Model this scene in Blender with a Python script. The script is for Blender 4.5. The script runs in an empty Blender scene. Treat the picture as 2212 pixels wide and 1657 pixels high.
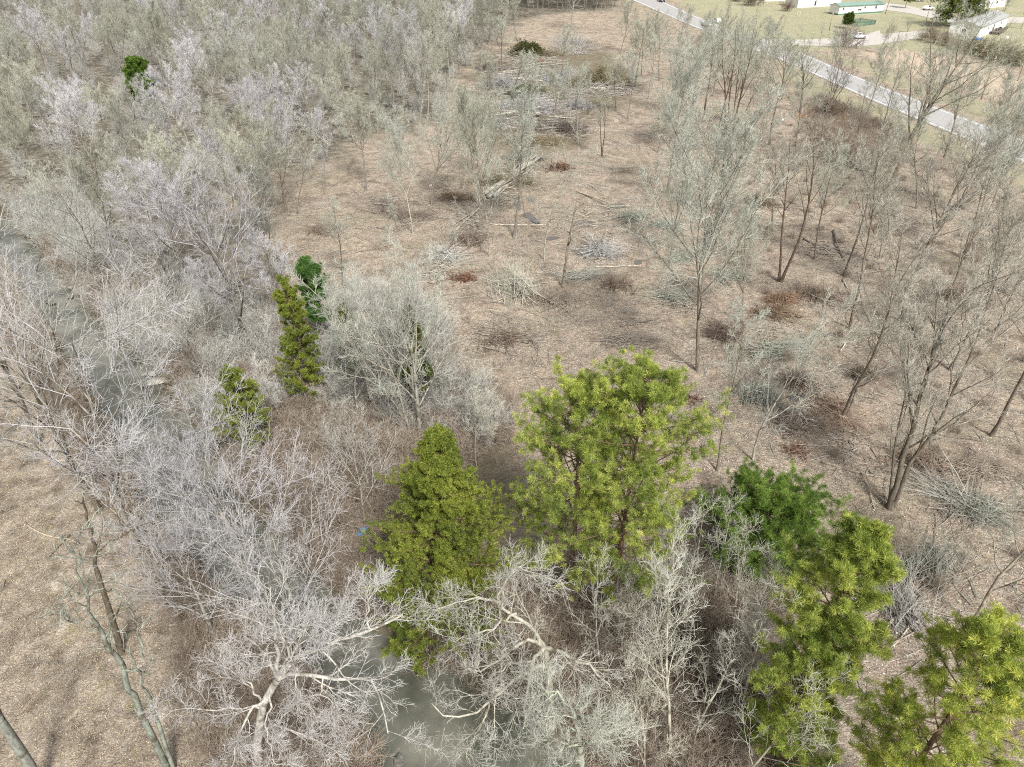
import bpy, math, random
import numpy as np
from math import radians as rad

S = bpy.context.scene
C = S.collection
# ------------------------------------------------------------------ camera, world, sun, exposure
F = 1535.0; PITCH = rad(34.5); HC = 37.0          # focal length and layout units: a 2212 x 1657 grid over the picture
cd = bpy.data.cameras.new('Camera'); cam = bpy.data.objects.new('Camera', cd); C.objects.link(cam)
cam.location = (0, 0, HC); cam.rotation_euler = (math.pi/2 - PITCH, 0, 0)
cd.sensor_width = 36; cd.lens = 36*F/2212; cd.clip_start = 0.5; cd.clip_end = 9000
S.camera = cam
SUN_EL, SUN_AZ = rad(50), rad(158)                # azimuth measured clockwise from +Y
w = bpy.data.worlds.new('World'); S.world = w; w.use_nodes = True
nt = w.node_tree; bg = nt.nodes['Background']
sky = nt.nodes.new('ShaderNodeTexSky'); sky.sky_type = 'NISHITA'; sky.sun_disc = False
sky.sun_elevation = SUN_EL; sky.sun_rotation = SUN_AZ; sky.air_density = 1.0; sky.dust_density = 4.0; sky.ozone_density = 1.0
hs = nt.nodes.new('ShaderNodeHueSaturation'); hs.inputs['Saturation'].default_value = 0.22
nt.links.new(sky.outputs[0], hs.inputs['Color']); nt.links.new(hs.outputs[0], bg.inputs['Color'])
bg.inputs['Strength'].default_value = 0.10
sl = bpy.data.lights.new('Sun', 'SUN'); sl.energy = 3.0; sl.angle = rad(9); sl.color = (1.0, 0.955, 0.88)
so = bpy.data.objects.new('Sun', sl); C.objects.link(so)
so.rotation_euler = (math.pi/2 - SUN_EL, 0, math.pi - SUN_AZ)
S.view_settings.view_transform = 'Standard'; S.view_settings.look = 'None'
S.view_settings.exposure = 0.60; S.view_settings.gamma = 1.0
S.render.engine = 'CYCLES'
S.cycles.max_bounces = 5; S.cycles.diffuse_bounces = 3; S.cycles.glossy_bounces = 2
S.cycles.transparent_max_bounces = 4; S.cycles.transmission_bounces = 2
S.cycles.use_denoising = False; S.cycles.filter_width = 1.05

# ------------------------------------------------------------------ layout helpers
ct, st = math.cos(PITCH), math.sin(PITCH)
def Wp(X, Y, z=0.0):
    x = (X-1106)/F; y = -(Y-828.5)/F
    d = np.array([x, ct+y*st, -st+y*ct]); return np.array([0, 0, HC]) + d*((HC-z)/-d[2])
def height_to(P, ty):
    """height above P at which a vertical post reaches picture row ty"""
    a = (828.5-ty)/F      # (y sin + (h-H) cos) / (y cos - (h-H) sin) = a
    y = P[1]; g = (a*y*ct - y*st)/(ct + a*st)
    return g + HC - P[2]
def sstep(a, b, v):
    t = np.clip((v-a)/(b-a), 0, 1); return t*t*(3-2*t)
def poly_world(pts, z=0.0):
    return np.array([Wp(X, Y, z)[:2] for X, Y in pts])
def inside(poly, x, y):
    x = np.asarray(x, float); y = np.asarray(y, float); r = np.zeros(x.shape, bool); n = len(poly)
    for i in range(n):
        x0, y0 = poly[i]; x1, y1 = poly[(i+1) % n]
        if y0 == y1: continue
        c = ((y0 > y) != (y1 > y)) & (x < (x1-x0)*(y-y0)/(y1-y0)+x0); r ^= c
    return r
def sdist(poly, x, y, closed=True):
    """distance to the outline, negative inside"""
    x = np.asarray(x, float); y = np.asarray(y, float); d = np.full(x.shape, 1e9); n = len(poly)
    for i in range(n if closed else n-1):
        ax, ay = poly[i]; bx, by = poly[(i+1) % n]; ex, ey = bx-ax, by-ay
        t = np.clip(((x-ax)*ex+(y-ay)*ey)/(ex*ex+ey*ey+1e-9), 0, 1)
        d = np.minimum(d, np.hypot(x-ax-t*ex, y-ay-t*ey))
    return np.where(inside(poly, x, y), -d, d) if closed else d

WATER_Z = -1.25
CL = [(-160,440),(-60,520),(0,570),(50,630),(115,700),(170,780),(225,850),(262,940),(310,1020),(365,1100),(430,1185),(510,1280),(625,1375),(735,1480),(805,1560),(860,1650),(890,1800)]
CR = [(-60,430),(10,490),(58,530),(115,590),(160,650),(225,720),(295,790),(345,850),(395,925),(435,985),(485,1050),(545,1120),(610,1205),(700,1300),(800,1375),(880,1425),(945,1465),(1050,1515),(1180,1575),(1250,1660),(1300,1800)]
creek = np.vstack([poly_world(CL, WATER_Z), poly_world(CR, WATER_Z)[::-1]])
def und(x, y):
    a = 0.16*np.sin(x*0.21+1.3)*np.cos(y*0.17+0.4) + 0.10*np.sin(x*0.53+y*0.31) + 0.06*np.sin(x*1.1-y*0.9+2.0)*np.sin(y*1.3)
    return a*(1-sstep(80, 110, np.asarray(y, float)))
def gz(x, y):
    x = np.asarray(x, float); y = np.asarray(y, float)
    d = sdist(creek, x, y)
    wob = 0.5*np.sin(x*1.3+y*0.7)+0.4*np.sin(y*2.1-x*0.6)
    ch = 1-sstep(-0.6, 2.6, d+wob*0.5)
    return und(x, y)*(1-ch) - 1.95*ch
def G(X, Y, z0=0.0):
    p = Wp(X, Y, 0); z = float(gz(p[0], p[1]))
    p = Wp(X, Y, z); return np.array([p[0], p[1], float(gz(p[0], p[1]))+z0])

# ------------------------------------------------------------------ materials
def mat(name):
    m = bpy.data.materials.new(name); m.use_nodes = True; return m, m.node_tree, m.node_tree.nodes['Principled BSDF']
def nd(t, k, **kw):
    n = t.nodes.new(k)
    for a, v in kw.items():
        if a in n.inputs: n.inputs[a].default_value = v
        else: setattr(n, a, v)
    return n
def ramp(t, src, stops):
    r = t.nodes.new('ShaderNodeValToRGB'); el = r.color_ramp.elements
    while len(el) < len(stops): el.new(0.5)
    for e, (p, c) in zip(el, stops): e.position = p; e.color = (*c, 1) if len(c) == 3 else c
    t.links.new(src, r.inputs[0]); return r.outputs[0]
def mixc(t, f, a, b, mode='MIX'):
    m = t.nodes.new('ShaderNodeMix'); m.data_type = 'RGBA'; m.blend_type = mode
    for s, v in ((m.inputs['Factor'], f), (m.inputs[6], a), (m.inputs[7], b)):
        if isinstance(v, (float, int)): s.default_value = v
        elif isinstance(v, tuple): s.default_value = (*v, 1)
        else: t.links.new(v, s)
    return m.outputs[2]
def noise(t, vec, scale, detail=4, rough=0.6, dist=0.0):
    n = nd(t, 'ShaderNodeTexNoise', Scale=scale, Detail=detail, Roughness=rough, Distortion=dist)
    if vec is not None: t.links.new(vec, n.inputs['Vector'])
    return n.outputs['Fac']
def simple(name, col, rough=0.8, var=0.25, scale=3.0, metal=0.0, spec=0.3):
    m, t, b = mat(name); tc = nd(t, 'ShaderNodeTexCoord')
    f = noise(t, tc.outputs['Object'], scale, 5)
    lo = tuple(c*(1-var) for c in col); hi = tuple(min(1, c*(1+var)) for c in col)
    t.links.new(ramp(t, f, [(0.3, lo), (0.7, hi)]), b.inputs['Base Color'])
    b.inputs['Roughness'].default_value = rough; b.inputs['Metallic'].default_value = metal
    b.inputs['Specular IOR Level'].default_value = spec
    return m
def bark(name, lo, hi, usecol=True, patch=None, scale=6.0):
    m, t, b = mat(name); tc = nd(t, 'ShaderNodeTexCoord'); mp = nd(t, 'ShaderNodeMapping')
    mp.inputs['Scale'].default_value = (1, 1, 0.35); t.links.new(tc.outputs['Object'], mp.inputs[0])
    f = noise(t, mp.outputs[0], scale, 6, 0.7); c = ramp(t, f, [(0.34, lo), (0.66, hi)])
    if patch:
        p = noise(t, tc.outputs['Object'], 1.7, 3, 0.5)
        c = mixc(t, ramp(t, p, [(0.5, (0, 0, 0)), (0.62, (1, 1, 1))]), c, patch)
    if usecol:
        oi = nd(t, 'ShaderNodeObjectInfo'); c = mixc(t, 1.0, c, oi.outputs['Color'], 'MULTIPLY')
    t.links.new(c, b.inputs['Base Color']); b.inputs['Roughness'].default_value = 0.9
    b.inputs['Specular IOR Level'].default_value = 0.15
    bu = nd(t, 'ShaderNodeBump', Strength=0.5, Distance=0.03); t.links.new(f, bu.inputs['Height']); t.links.new(bu.outputs[0], b.inputs['Normal'])
    return m
M = {}
M['bark'] = bark('bark', (0.12, 0.108, 0.092), (0.34, 0.315, 0.275))
M['twig'] = bark('twig', (0.34, 0.335, 0.305), (0.57, 0.57, 0.53), scale=1.2)
M['pale_bark'] = bark('pale_bark', (0.23, 0.22, 0.19), (0.55, 0.53, 0.49), patch=(0.17, 0.155, 0.13))
M['white_twig'] = bark('white_twig', (0.31, 0.30, 0.285), (0.55, 0.545, 0.53), scale=1.5)
M['lichen_bark'] = bark('lichen_bark', (0.16, 0.16, 0.14), (0.42, 0.45, 0.40), patch=(0.14, 0.12, 0.10))
M['pine_bark'] = bark('pine_bark', (0.09, 0.06, 0.045), (0.26, 0.18, 0.13))
M['cut_wood'] = bark('cut_wood', (0.17, 0.155, 0.135), (0.46, 0.435, 0.39), scale=4)
M['brush'] = bark('brush', (0.13, 0.10, 0.08), (0.34, 0.29, 0.24), scale=0.8)
M['scrub'] = bark('scrub', (0.20, 0.155, 0.12), (0.44, 0.38, 0.31), scale=0.6)

def needle_mat(name, dark, mid, bright, transl=0.42, tipp=None):
    m, t, b = mat(name)
    at_ = nd(t, 'ShaderNodeAttribute'); at_.attribute_name = 'tint'
    c = ramp(t, at_.outputs['Fac'], [(0.0, dark), (0.5, mid), (1.0, bright)])
    oi = nd(t, 'ShaderNodeObjectInfo'); c = mixc(t, 1.0, c, oi.outputs['Color'], 'MULTIPLY')
    t.links.new(c, b.inputs['Base Color']); b.inputs['Roughness'].default_value = 0.55; b.inputs['Specular IOR Level'].default_value = 0.25
    tr = nd(t, 'ShaderNodeBsdfTranslucent'); t.links.new(c, tr.inputs['Color'])
    mx = nd(t, 'ShaderNodeMixShader'); mx.inputs[0].default_value = transl
    t.links.new(b.outputs[0], mx.inputs[1]); t.links.new(tr.outputs[0], mx.inputs[2])
    t.links.new(mx.outputs[0], t.nodes['Material Output'].inputs['Surface']); return m
M['needles'] = needle_mat('needles', (0.06, 0.11, 0.026), (0.30, 0.385, 0.08), (0.76, 0.80, 0.22))
M['cedar'] = needle_mat('cedar', (0.05, 0.085, 0.016), (0.19, 0.24, 0.04), (0.42, 0.45, 0.08), 0.25)
M['dry_leaf'] = needle_mat('dry_leaf', (0.17, 0.085, 0.055), (0.28, 0.14, 0.09), (0.40, 0.22, 0.14), 0.2)
M['cut_green'] = needle_mat('cut_green', (0.03, 0.05, 0.015), (0.08, 0.10, 0.03), (0.15, 0.16, 0.05), 0.2)

def ground_material():
    m, t, b = mat('ground'); geo = nd(t, 'ShaderNodeNewGeometry'); P = geo.outputs['Position']
    def attr(n):
        a = nd(t, 'ShaderNodeAttribute'); a.attribute_name = n; return a.outputs['Fac']
    big = noise(t, P, 0.12, 5, 0.6); mid = noise(t, P, 0.9, 6, 0.65, 0.6); fine = noise(t, P, 7.0, 4, 0.7)
    mp = nd(t, 'ShaderNodeMapping'); mp.inputs['Scale'].default_value = (1, 2.6, 1); mp.inputs['Rotation'].default_value = (0, 0, 0.3); t.links.new(P, mp.inputs[0])
    stre = noise(t, mp.outputs[0], 2.4, 6, 0.75, 1.4)
    vo = nd(t, 'ShaderNodeTexVoronoi', Scale=13.0); t.links.new(P, vo.inputs['Vector'])
    vo2 = nd(t, 'ShaderNodeTexVoronoi', Scale=3.1); t.links.new(P, vo2.inputs['Vector'])
    # mulch of wood chips and leaves
    mul = ramp(t, stre, [(0.32, (0.125, 0.106, 0.088)), (0.44, (0.275, 0.235, 0.190)), (0.56, (0.42, 0.368, 0.305)), (0.70, (0.64, 0.585, 0.505))])
    red = ramp(t, stre, [(0.3, (0.19, 0.13, 0.10)), (0.55, (0.40, 0.305, 0.245)), (0.75, (0.58, 0.49, 0.41))])
    mul = mixc(t, ramp(t, mid, [(0.48, (0, 0, 0)), (0.66, (0.7, 0.7, 0.7))]), mul, red)
    olive = ramp(t, fine, [(0.3, (0.19, 0.17, 0.115)), (0.7, (0.38, 0.355, 0.26))])
    mul = mixc(t, ramp(t, big, [(0.50, (0, 0, 0)), (0.68, (0.55, 0.55, 0.55))]), mul, olive)
    spk = ramp(t, vo.outputs['Color'], [(0.0, (0.62, 0.60, 0.58)), (0.5, (0.95, 0.95, 0.95)), (1.0, (1.35, 1.33, 1.28))])
    mul = mixc(t, 1.0, mul, spk, 'MULTIPLY')
    pat = ramp(t, noise(t, P, 0.33, 7, 0.72, 1.2), [(0.34, (0.62, 0.59, 0.56)), (0.5, (1.08, 1.07, 1.06)), (0.66, (1.42, 1.40, 1.36))])
    mul = mixc(t, 1.0, mul, pat, 'MULTIPLY')
    # leaf litter on the wood floor
    lit = ramp(t, mid, [(0.3, (0.17, 0.145, 0.115)), (0.5, (0.34, 0.295, 0.24)), (0.7, (0.50, 0.45, 0.38))])
    lit = mixc(t, 1.0, lit, spk, 'MULTIPLY'); lit = mixc(t, 1.0, lit, pat, 'MULTIPLY'); lit = mixc(t, ramp(t, noise(t, P, 0.5, 5, 0.7), [(0.56, (0, 0, 0)), (0.70, (0.7, 0.7, 0.7))]), lit, ramp(t, fine, [(0.3, (0.20, 0.19, 0.09)), (0.7, (0.40, 0.38, 0.19))]))
    c = mixc(t, attr('litter'), mul, lit)
    fo = ramp(t, mid, [(0.38, (0.085, 0.078, 0.06)), (0.54, (0.19, 0.175, 0.14)), (0.70, (0.44, 0.41, 0.34))])  # wood floor tones, darkened to stand in for shade between the crowns
    c = mixc(t, attr('woods'), c, fo)
    # grass
    gr = ramp(t, noise(t, P, 0.16, 6, 0.7, 0.4), [(0.38, (0.50, 0.43, 0.34)), (0.54, (0.41, 0.38, 0.28)), (0.70, (0.32, 0.345, 0.20))])
    gr = mixc(t, 0.5, gr, ramp(t, fine, [(0.3, (0.20, 0.22, 0.11)), (0.7, (0.42, 0.42, 0.26))]))
    c = mixc(t, attr('grass'), c, gr)
    fi = ramp(t, stre, [(0.3, (0.42, 0.33, 0.25)), (0.7, (0.66, 0.56, 0.44))])
    c = mixc(t, attr('field'), c, fi)
    bk = ramp(t, mid, [(0.35, (0.075, 0.07, 0.045)), (0.7, (0.20, 0.175, 0.12))])
    c = mixc(t, attr('bank'), c, bk)
    mo = ramp(t, mid, [(0.3, (0.10, 0.09, 0.055)), (0.7, (0.25, 0.215, 0.15))])
    c = mixc(t, attr('scrubby'), c, mo)
    t.links.new(c, b.inputs['Base Color']); b.inputs['Roughness'].default_value = 0.95; b.inputs['Specular IOR Level'].default_value = 0.1
    ad = nd(t, 'ShaderNodeMath', operation='ADD'); t.links.new(stre, ad.inputs[0]); t.links.new(fine, ad.inputs[1])
    bu = nd(t, 'ShaderNodeBump', Strength=0.9, Distance=0.16); t.links.new(ad.outputs[0], bu.inputs['Height']); t.links.new(bu.outputs[0], b.inputs['Normal'])
    return m
M['ground'] = ground_material()
def water_material():
    m, t, b = mat('creek_water'); geo = nd(t, 'ShaderNodeNewGeometry'); P = geo.outputs['Position']
    c = ramp(t, noise(t, P, 0.25, 4, 0.6), [(0.35, (0.065, 0.07, 0.052)), (0.5, (0.13, 0.132, 0.108)), (0.66, (0.22, 0.215, 0.18))])
    t.links.new(c, b.inputs['Base Color']); b.inputs['Roughness'].default_value = 0.07; b.inputs['Specular IOR Level'].default_value = 0.9
    bu = nd(t, 'ShaderNodeBump', Strength=0.25, Distance=0.04); t.links.new(noise(t, P, 3.2, 4, 0.6, 0.8), bu.inputs['Height']); t.links.new(bu.outputs[0], b.inputs['Normal'])
    return m
M['water'] = water_material()
M['asphalt'] = simple('asphalt', (0.38, 0.375, 0.375), 0.85, 0.12, 1.2)
M['gravel'] = simple('gravel', (0.48, 0.455, 0.42), 0.95, 0.2, 1.5)
M['white_line'] = simple('white_line', (0.75, 0.75, 0.73), 0.7, 0.1, 2)
M['yellow_line'] = simple('yellow_line', (0.46, 0.42, 0.32), 0.7, 0.15, 2)
M['rock'] = simple('rock', (0.38, 0.365, 0.325), 0.9, 0.45, 2.2)
M['dark_rock'] = simple('dark_rock', (0.15, 0.145, 0.13), 0.85, 0.5, 3.0)
M['white_wall'] = simple('white_wall', (0.80, 0.80, 0.79), 0.6, 0.04, 1.0)
M['green_roof'] = simple('green_roof', (0.22, 0.33, 0.28), 0.5, 0.1, 1.0)
M['grey_roof'] = simple('grey_roof', (0.36, 0.37, 0.37), 0.8, 0.12, 1.5)
M['green_trim'] = simple('green_trim', (0.10, 0.22, 0.17), 0.6, 0.1, 1.0)
M['glass'] = simple('glass', (0.04, 0.05, 0.055), 0.15, 0.1, 1.0, spec=0.6)
M['deck_wood'] = simple('deck_wood', (0.22, 0.19, 0.16), 0.9, 0.3, 2)
M['pole_wood'] = simple('pole_wood', (0.36, 0.29, 0.21), 0.9, 0.2, 3)
M['blue'] = simple('blue_plastic', (0.08, 0.25, 0.60), 0.5, 0.15, 3)
M['white_plastic'] = simple('white_plastic', (0.75, 0.76, 0.76), 0.5, 0.1, 4)
M['car_paint'] = simple('car_paint', (0.72, 0.74, 0.75), 0.25, 0.03, 1, spec=0.6)
M['dark_paint'] = simple('dark_paint', (0.05, 0.05, 0.055), 0.3, 0.1, 1, spec=0.6)
M['tyre'] = simple('tyre', (0.03, 0.03, 0.03), 0.9, 0.1, 3)
M['metal'] = simple('metal', (0.45, 0.46, 0.47), 0.4, 0.1, 3, metal=0.6)
M['burnt_bark'] = bark('burnt_bark', (0.03, 0.027, 0.025), (0.14, 0.12, 0.105))

# ------------------------------------------------------------------ mesh helpers
def mesh_from(name, V, Fq, m, smooth=False, tint=None):
    """V (n,3) floats, Fq list of (k, faces array)"""
    me = bpy.data.meshes.new(name); V = np.asarray(V, np.float32)
    if not isinstance(Fq, list): Fq = [Fq]
    Fq = [np.asarray(f, np.int32) for f in Fq if len(f)]
    me.vertices.add(len(V)); me.vertices.foreach_set('co', V.ravel())
    loops = np.concatenate([f.ravel() for f in Fq]); sizes = np.concatenate([np.full(len(f), f.shape[1], np.int32) for f in Fq])
    starts = np.concatenate([[0], np.cumsum(sizes)[:-1]]).astype(np.int32)
    me.loops.add(len(loops)); me.loops.foreach_set('vertex_index', loops)
    me.polygons.add(len(sizes)); me.polygons.foreach_set('loop_start', starts)
    me.polygons.foreach_set('use_smooth', np.full(len(sizes), smooth, bool))
    me.update(calc_edges=True)
    if tint is not None:
        a = me.attributes.new('tint', 'FLOAT', 'POINT'); a.data.foreach_set('value', np.asarray(tint, np.float32))
    for mm in (m if isinstance(m, (list, tuple)) else [m]): me.materials.append(mm)
    return me
def ob(name, me, parent=None, loc=None, **kw):
    o = bpy.data.objects.new(name, me); C.objects.link(o)
    if parent is not None: o.parent = parent
    if loc is not None: o.location = loc
    for k, v in kw.items(): o[k] = v
    return o
def thing(name, label, cat, loc=(0, 0, 0), rz=0, group=None, sc=1.0):
    o = bpy.data.objects.new(name, None); C.objects.link(o); o.empty_display_size = 0.3
    o.location = loc; o.rotation_euler = (0, 0, rz); o.scale = (sc,)*3
    o['label'] = label; o['category'] = cat
    if group: o['group'] = group
    return o
def nrm(v): return v/(np.linalg.norm(v, axis=-1, keepdims=True)+1e-9)
def tubes(P, R, sides, cap=False):
    P = np.asarray(P, float); R = np.asarray(R, float)
    if cap:
        P = np.concatenate([P[:, :1], P, P[:, -1:]], 1); z = np.zeros((len(R), 1)); R = np.concatenate([z, R, z], 1)
    N, K, _ = P.shape
    T = np.empty_like(P); T[:, 1:-1] = P[:, 2:]-P[:, :-2]; T[:, 0] = P[:, 1]-P[:, 0]; T[:, -1] = P[:, -1]-P[:, -2]
    if cap: T[:, 0] = T[:, 1]; T[:, -1] = T[:, -2]
    T = nrm(T); mean = nrm(T.mean(1)); ref = np.where(np.abs(mean[:, 2:3]) < 0.85, np.array([[0, 0, 1.]]), np.array([[1., 0, 0]]))
    U = nrm(np.cross(T, ref[:, None, :])); Vv = np.cross(T, U)
    a = np.arange(sides)*2*np.pi/sides
    ring = U[:, :, None, :]*np.cos(a)[None, None, :, None] + Vv[:, :, None, :]*np.sin(a)[None, None, :, None]
    V = (P[:, :, None, :] + ring*R[:, :, None, None]).reshape(-1, 3)
    idx = np.arange(N*K*sides).reshape(N, K, sides)
    A = idx[:, :-1]; B = idx[:, 1:]
    Fq = np.stack([A, np.roll(A, -1, 2), np.roll(B, -1, 2), B], -1).reshape(-1, 4)
    return V, Fq
class MB:
    def __init__(s): s.V = []; s.F = {}; s.n = 0; s.T = []
    def add(s, V, Fq, tint=None):
        V = np.asarray(V, float); Fq = np.asarray(Fq)
        s.V.append(V); s.F.setdefault(Fq.shape[1], []).append(Fq+s.n); s.n += len(V)
        s.T.append(np.zeros(len(V)) if tint is None else tint)
    def tube(s, P, R, sides=5, cap=False): s.add(*tubes(P, R, sides, cap))
    def box(s, c, size, rz=0):
        c = np.array(c, float); h = np.array(size, float)/2
        v = np.array([[x, y, z] for x in (-1, 1) for y in (-1, 1) for z in (-1, 1)])*h
        cr, sr = math.cos(rz), math.sin(rz); v = np.stack([v[:, 0]*cr-v[:, 1]*sr, v[:, 0]*sr+v[:, 1]*cr, v[:, 2]], 1)+c
        s.add(v, [[0, 1, 3, 2], [4, 6, 7, 5], [0, 4, 5, 1], [2, 3, 7, 6], [0, 2, 6, 4], [1, 5, 7, 3]])
    def prism(s, prof, x0, x1):
        """profile (y,z) extruded along x"""
        n = len(prof); v = [(x0, a, b) for a, b in prof]+[(x1, a, b) for a, b in prof]
        s.add(v, [[i, (i+1) % n, n+(i+1) % n, n+i] for i in range(n)])
        s.F.setdefault(n, []).append(np.array([list(range(n))[::-1], list(range(n, 2*n))])+s.n-2*n)
    def mesh(s, name, m, smooth=False, tint=False):
        return mesh_from(name, np.vstack(s.V), [np.vstack(f) for f in s.F.values()], m, smooth, np.concatenate(s.T) if tint else None)
    def empty(s): return s.n == 0

# ------------------------------------------------------------------ branching
def shoots(rng, O, D, L, R0, R1, K, wob, trop):
    N = len(O); P = np.empty((N, K, 3)); P[:, 0] = O; d = nrm(D); step = (L/(K-1))[:, None]
    for k in range(1, K):
        d = nrm(d + rng.normal(0, wob, (N, 3)) + np.array([0, 0, trop])); P[:, k] = P[:, k-1]+d*step
    t = np.linspace(0, 1, K)[None]; R = R0[:, None]*(1-t)+R1[:, None]*t
    return P, R
def spawn(rng, P, R, n, t0, t1, ang, lf, K, wob, trop, rf=0.6, rmin=0.006, tipf=0.35, lenpow=0.6, lmin=0.2, base_len=None):
    N, KK, _ = P.shape
    t = (np.arange(n)[None]+rng.uniform(0, 1, (N, n)))/n*(t1-t0)+t0
    x = np.clip(t*(KK-1), 0, KK-1-1e-6); i = x.astype(int); f = (x-i)[..., None]
    r = np.arange(N)[:, None]
    O = P[r, i]*(1-f)+P[r, i+1]*f; Tn = nrm(P[r, i+1]-P[r, i]); RR = R[r, i]*(1-f[..., 0])+R[r, i+1]*f[..., 0]
    Lp = np.linalg.norm(np.diff(P, axis=1), axis=2).sum(1) if base_len is None else np.full(N, base_len)
    L = Lp[:, None]*lf*(1-lenpow*t)*rng.uniform(0.7, 1.25, (N, n)); L = np.maximum(L, lmin)
    O = O.reshape(-1, 3); Tn = Tn.reshape(-1, 3); RR = RR.ravel(); L = L.ravel()
    a = rng.uniform(*ang, len(O))
    ref = np.where(np.abs(Tn[:, 2:3]) < 0.9, np.array([[0, 0, 1.]]), np.array([[1., 0, 0]]))
    U = nrm(np.cross(Tn, ref)); V = np.cross(Tn, U)
    ph = (np.tile(np.arange(n)*2.399, N)+np.repeat(rng.uniform(0, 6.28, N), n)+rng.normal(0, .4, len(O)))
    D = Tn*np.cos(a)[:, None]+(U*np.cos(ph)[:, None]+V*np.sin(ph)[:, None])*np.sin(a)[:, None]
    R0 = np.maximum(RR*rf, rmin); R1 = np.maximum(R0*tipf, rmin*0.7)
    return shoots(rng, O, D, L, R0, R1, K, wob, trop)
def bare_tree(seed, H=15, r=0.17, stems=1, clear=0.4, nl=14, l1=0.42, a1=(0.45, 0.8), n2=7, n3=7, n4=6, lean=0.03, wob=0.05,
              trop=0.12, spread=0.12, tw=0.010, crook=0.10, tl=(0.42, 0.5, 0.55), paths=None, split=1, top=0.35, t_end=0.97, base_len=None, a3=(0.4, 1.0)):
    rng = np.random.default_rng(seed); tr = MB(); cr = MB()
    if paths is None:
        ang = rng.uniform(0, 6.28)+np.arange(stems)*6.28/stems
        O = np.stack([np.cos(ang)*r*0.8*(stems > 1), np.sin(ang)*r*0.8*(stems > 1), np.full(stems, -0.25)], 1)
        sp = (spread if stems > 1 else lean)
        D = np.stack([np.cos(ang)*sp, np.sin(ang)*sp, np.ones(stems)], 1)+rng.normal(0, lean, (stems, 3))*[1, 1, 0]
        L = H*rng.uniform(0.88, 1.0, stems)+0.25; L[0] = H+0.25
        P0, R0 = shoots(rng, O, D, L, np.full(stems, r)*rng.uniform(.75, 1, stems), np.full(stems, r*0.12), 10, wob, 0.03)
        R0[:, 0] *= 1.35
        tr.tube(P0, R0, 7)
    else:
        P0, R0 = paths; tr.tube(P0, R0, 7)
    P1, R1 = spawn(rng, P0, R0, nl, clear, t_end, a1, l1, 6, crook, trop, 0.58, tw*1.6, 0.3, 0.55, 0.8, base_len)
    big = R1[:, 0] > 0.03
    P2, R2 = spawn(rng, P1, R1, n2, 0.22, 1.0, (0.35, 0.85), tl[0], 5, crook, trop*0.8, 0.6, tw*1.2, 0.4, 0.5, 0.5)
    tr.tube(P1, R1, 5)
    P3, R3 = spawn(rng, P2, R2, n3, 0.15, 1.0, a3, tl[1], 4, crook*1.2, trop*0.9, 0.6, tw, 0.5, 0.45, 0.35)
    cr.tube(P2, R2, 4); cr.tube(P3, R3, 3)
    if n4:
        P4, R4 = spawn(rng, P3, R3, n4, 0.1, 1.0, a3, tl[2], 3, crook*1.3, trop, 0.7, tw*0.85, 0.5, 0.4, 0.28)
        cr.tube(P4, R4, 3)
    return tr, cr
TREES = {}
def tree_kind(key, barkm, twigm, **kw):
    tr, cr = bare_tree(**kw); TREES[key] = (tr.mesh('trunk_'+key, barkm, True), cr.mesh('crown_'+key, twigm), kw.get('H', 15))
def place_tree(key, P, H, label, group=None, rz=None, col=(1, 1, 1), tcol=None, name='bare_tree', tilt=(0, 0), cat='tree'):
    tm, cm, h0 = TREES[key]; s = H/h0
    o = thing(name, label, cat, tuple(P), 0, group, s)
    o.rotation_euler = (tilt[0], tilt[1], random.uniform(0, 6.28) if rz is None else rz)
    a = ob('trunk', tm, o); b = ob('crown', cm, o)
    a.color = (*(tcol or (1, 1, 1)), 1); b.color = (*col, 1)
    return o

# ------------------------------------------------------------------ ground
def axis_pts(dense, lo, hi, far, nfar):
    core = np.arange(lo, hi+1e-6, dense); g = np.geomspace(dense, far-hi, nfar)
    return core, g
xs = np.arange(-85, 85.1, 0.5); gx = np.geomspace(1.5, 3200, 46); xs = np.concatenate([-85-gx[::-1], xs, 85+gx])
ys = np.concatenate([np.linspace(-600, 2, 12), np.arange(3, 110, 0.5), np.arange(110, 330, 2.0), 330+np.geomspace(4, 6000, 26)])
GX, GY = np.meshgrid(xs, ys); gxf, gyf = GX.ravel(), GY.ravel()
rng0 = np.random.default_rng(3)
gzf = gz(gxf, gyf)
near = (np.abs(gxf) < 86) & (gyf < 110)
gzf = gzf + near*rng0.normal(0, 0.022, len(gxf)) + near*0.05*np.sin(gxf*3.1+np.sin(gyf*2.3)*2)*np.sin(gyf*2.7+np.sin(gxf*1.9)*2)
nx, ny = len(xs), len(ys); I = np.arange(nx*ny).reshape(ny, nx)
gq = np.stack([I[:-1, :-1], I[:-1, 1:], I[1:, 1:], I[1:, :-1]], -1).reshape(-1, 4)
gme = mesh_from('ground', np.stack([gxf, gyf, gzf], 1), gq, M['ground'], True)
def wnoise(x, y, s, seed=0):
    return 0.5+0.25*(np.sin(x*s+seed)*np.cos(y*s*1.3+seed*2)+np.sin(x*s*2.3+y*s*1.7+seed)*0.6+np.sin(x*s*4.7-y*s*3.9)*0.4)
def gattr(n, v):
    a = gme.attributes.new(n, 'FLOAT', 'POINT'); a.data.foreach_set('value', np.clip(v, 0, 1).astype(np.float32))
def zone(pts, soft, wob=0.0):
    p = poly_world(pts); d = sdist(p, gxf, gyf) + (wnoise(gxf, gyf, 0.25, 1)-0.5)*wob; return 1-sstep(-soft, soft, d)
FOREST = [(-400,560),(-700,120),(-700,-60),(1330,-60),(1335,22),(1180,30),(1090,62),(1040,110),(985,170),(960,255),(885,285),(800,290),(745,330),(700,370),(560,385),(470,420),(560,480),(600,560),(610,640),(640,700),(640,780),(560,800),(430,760),(300,725),(190,650),(110,560),(30,500),(-120,440)]
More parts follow.
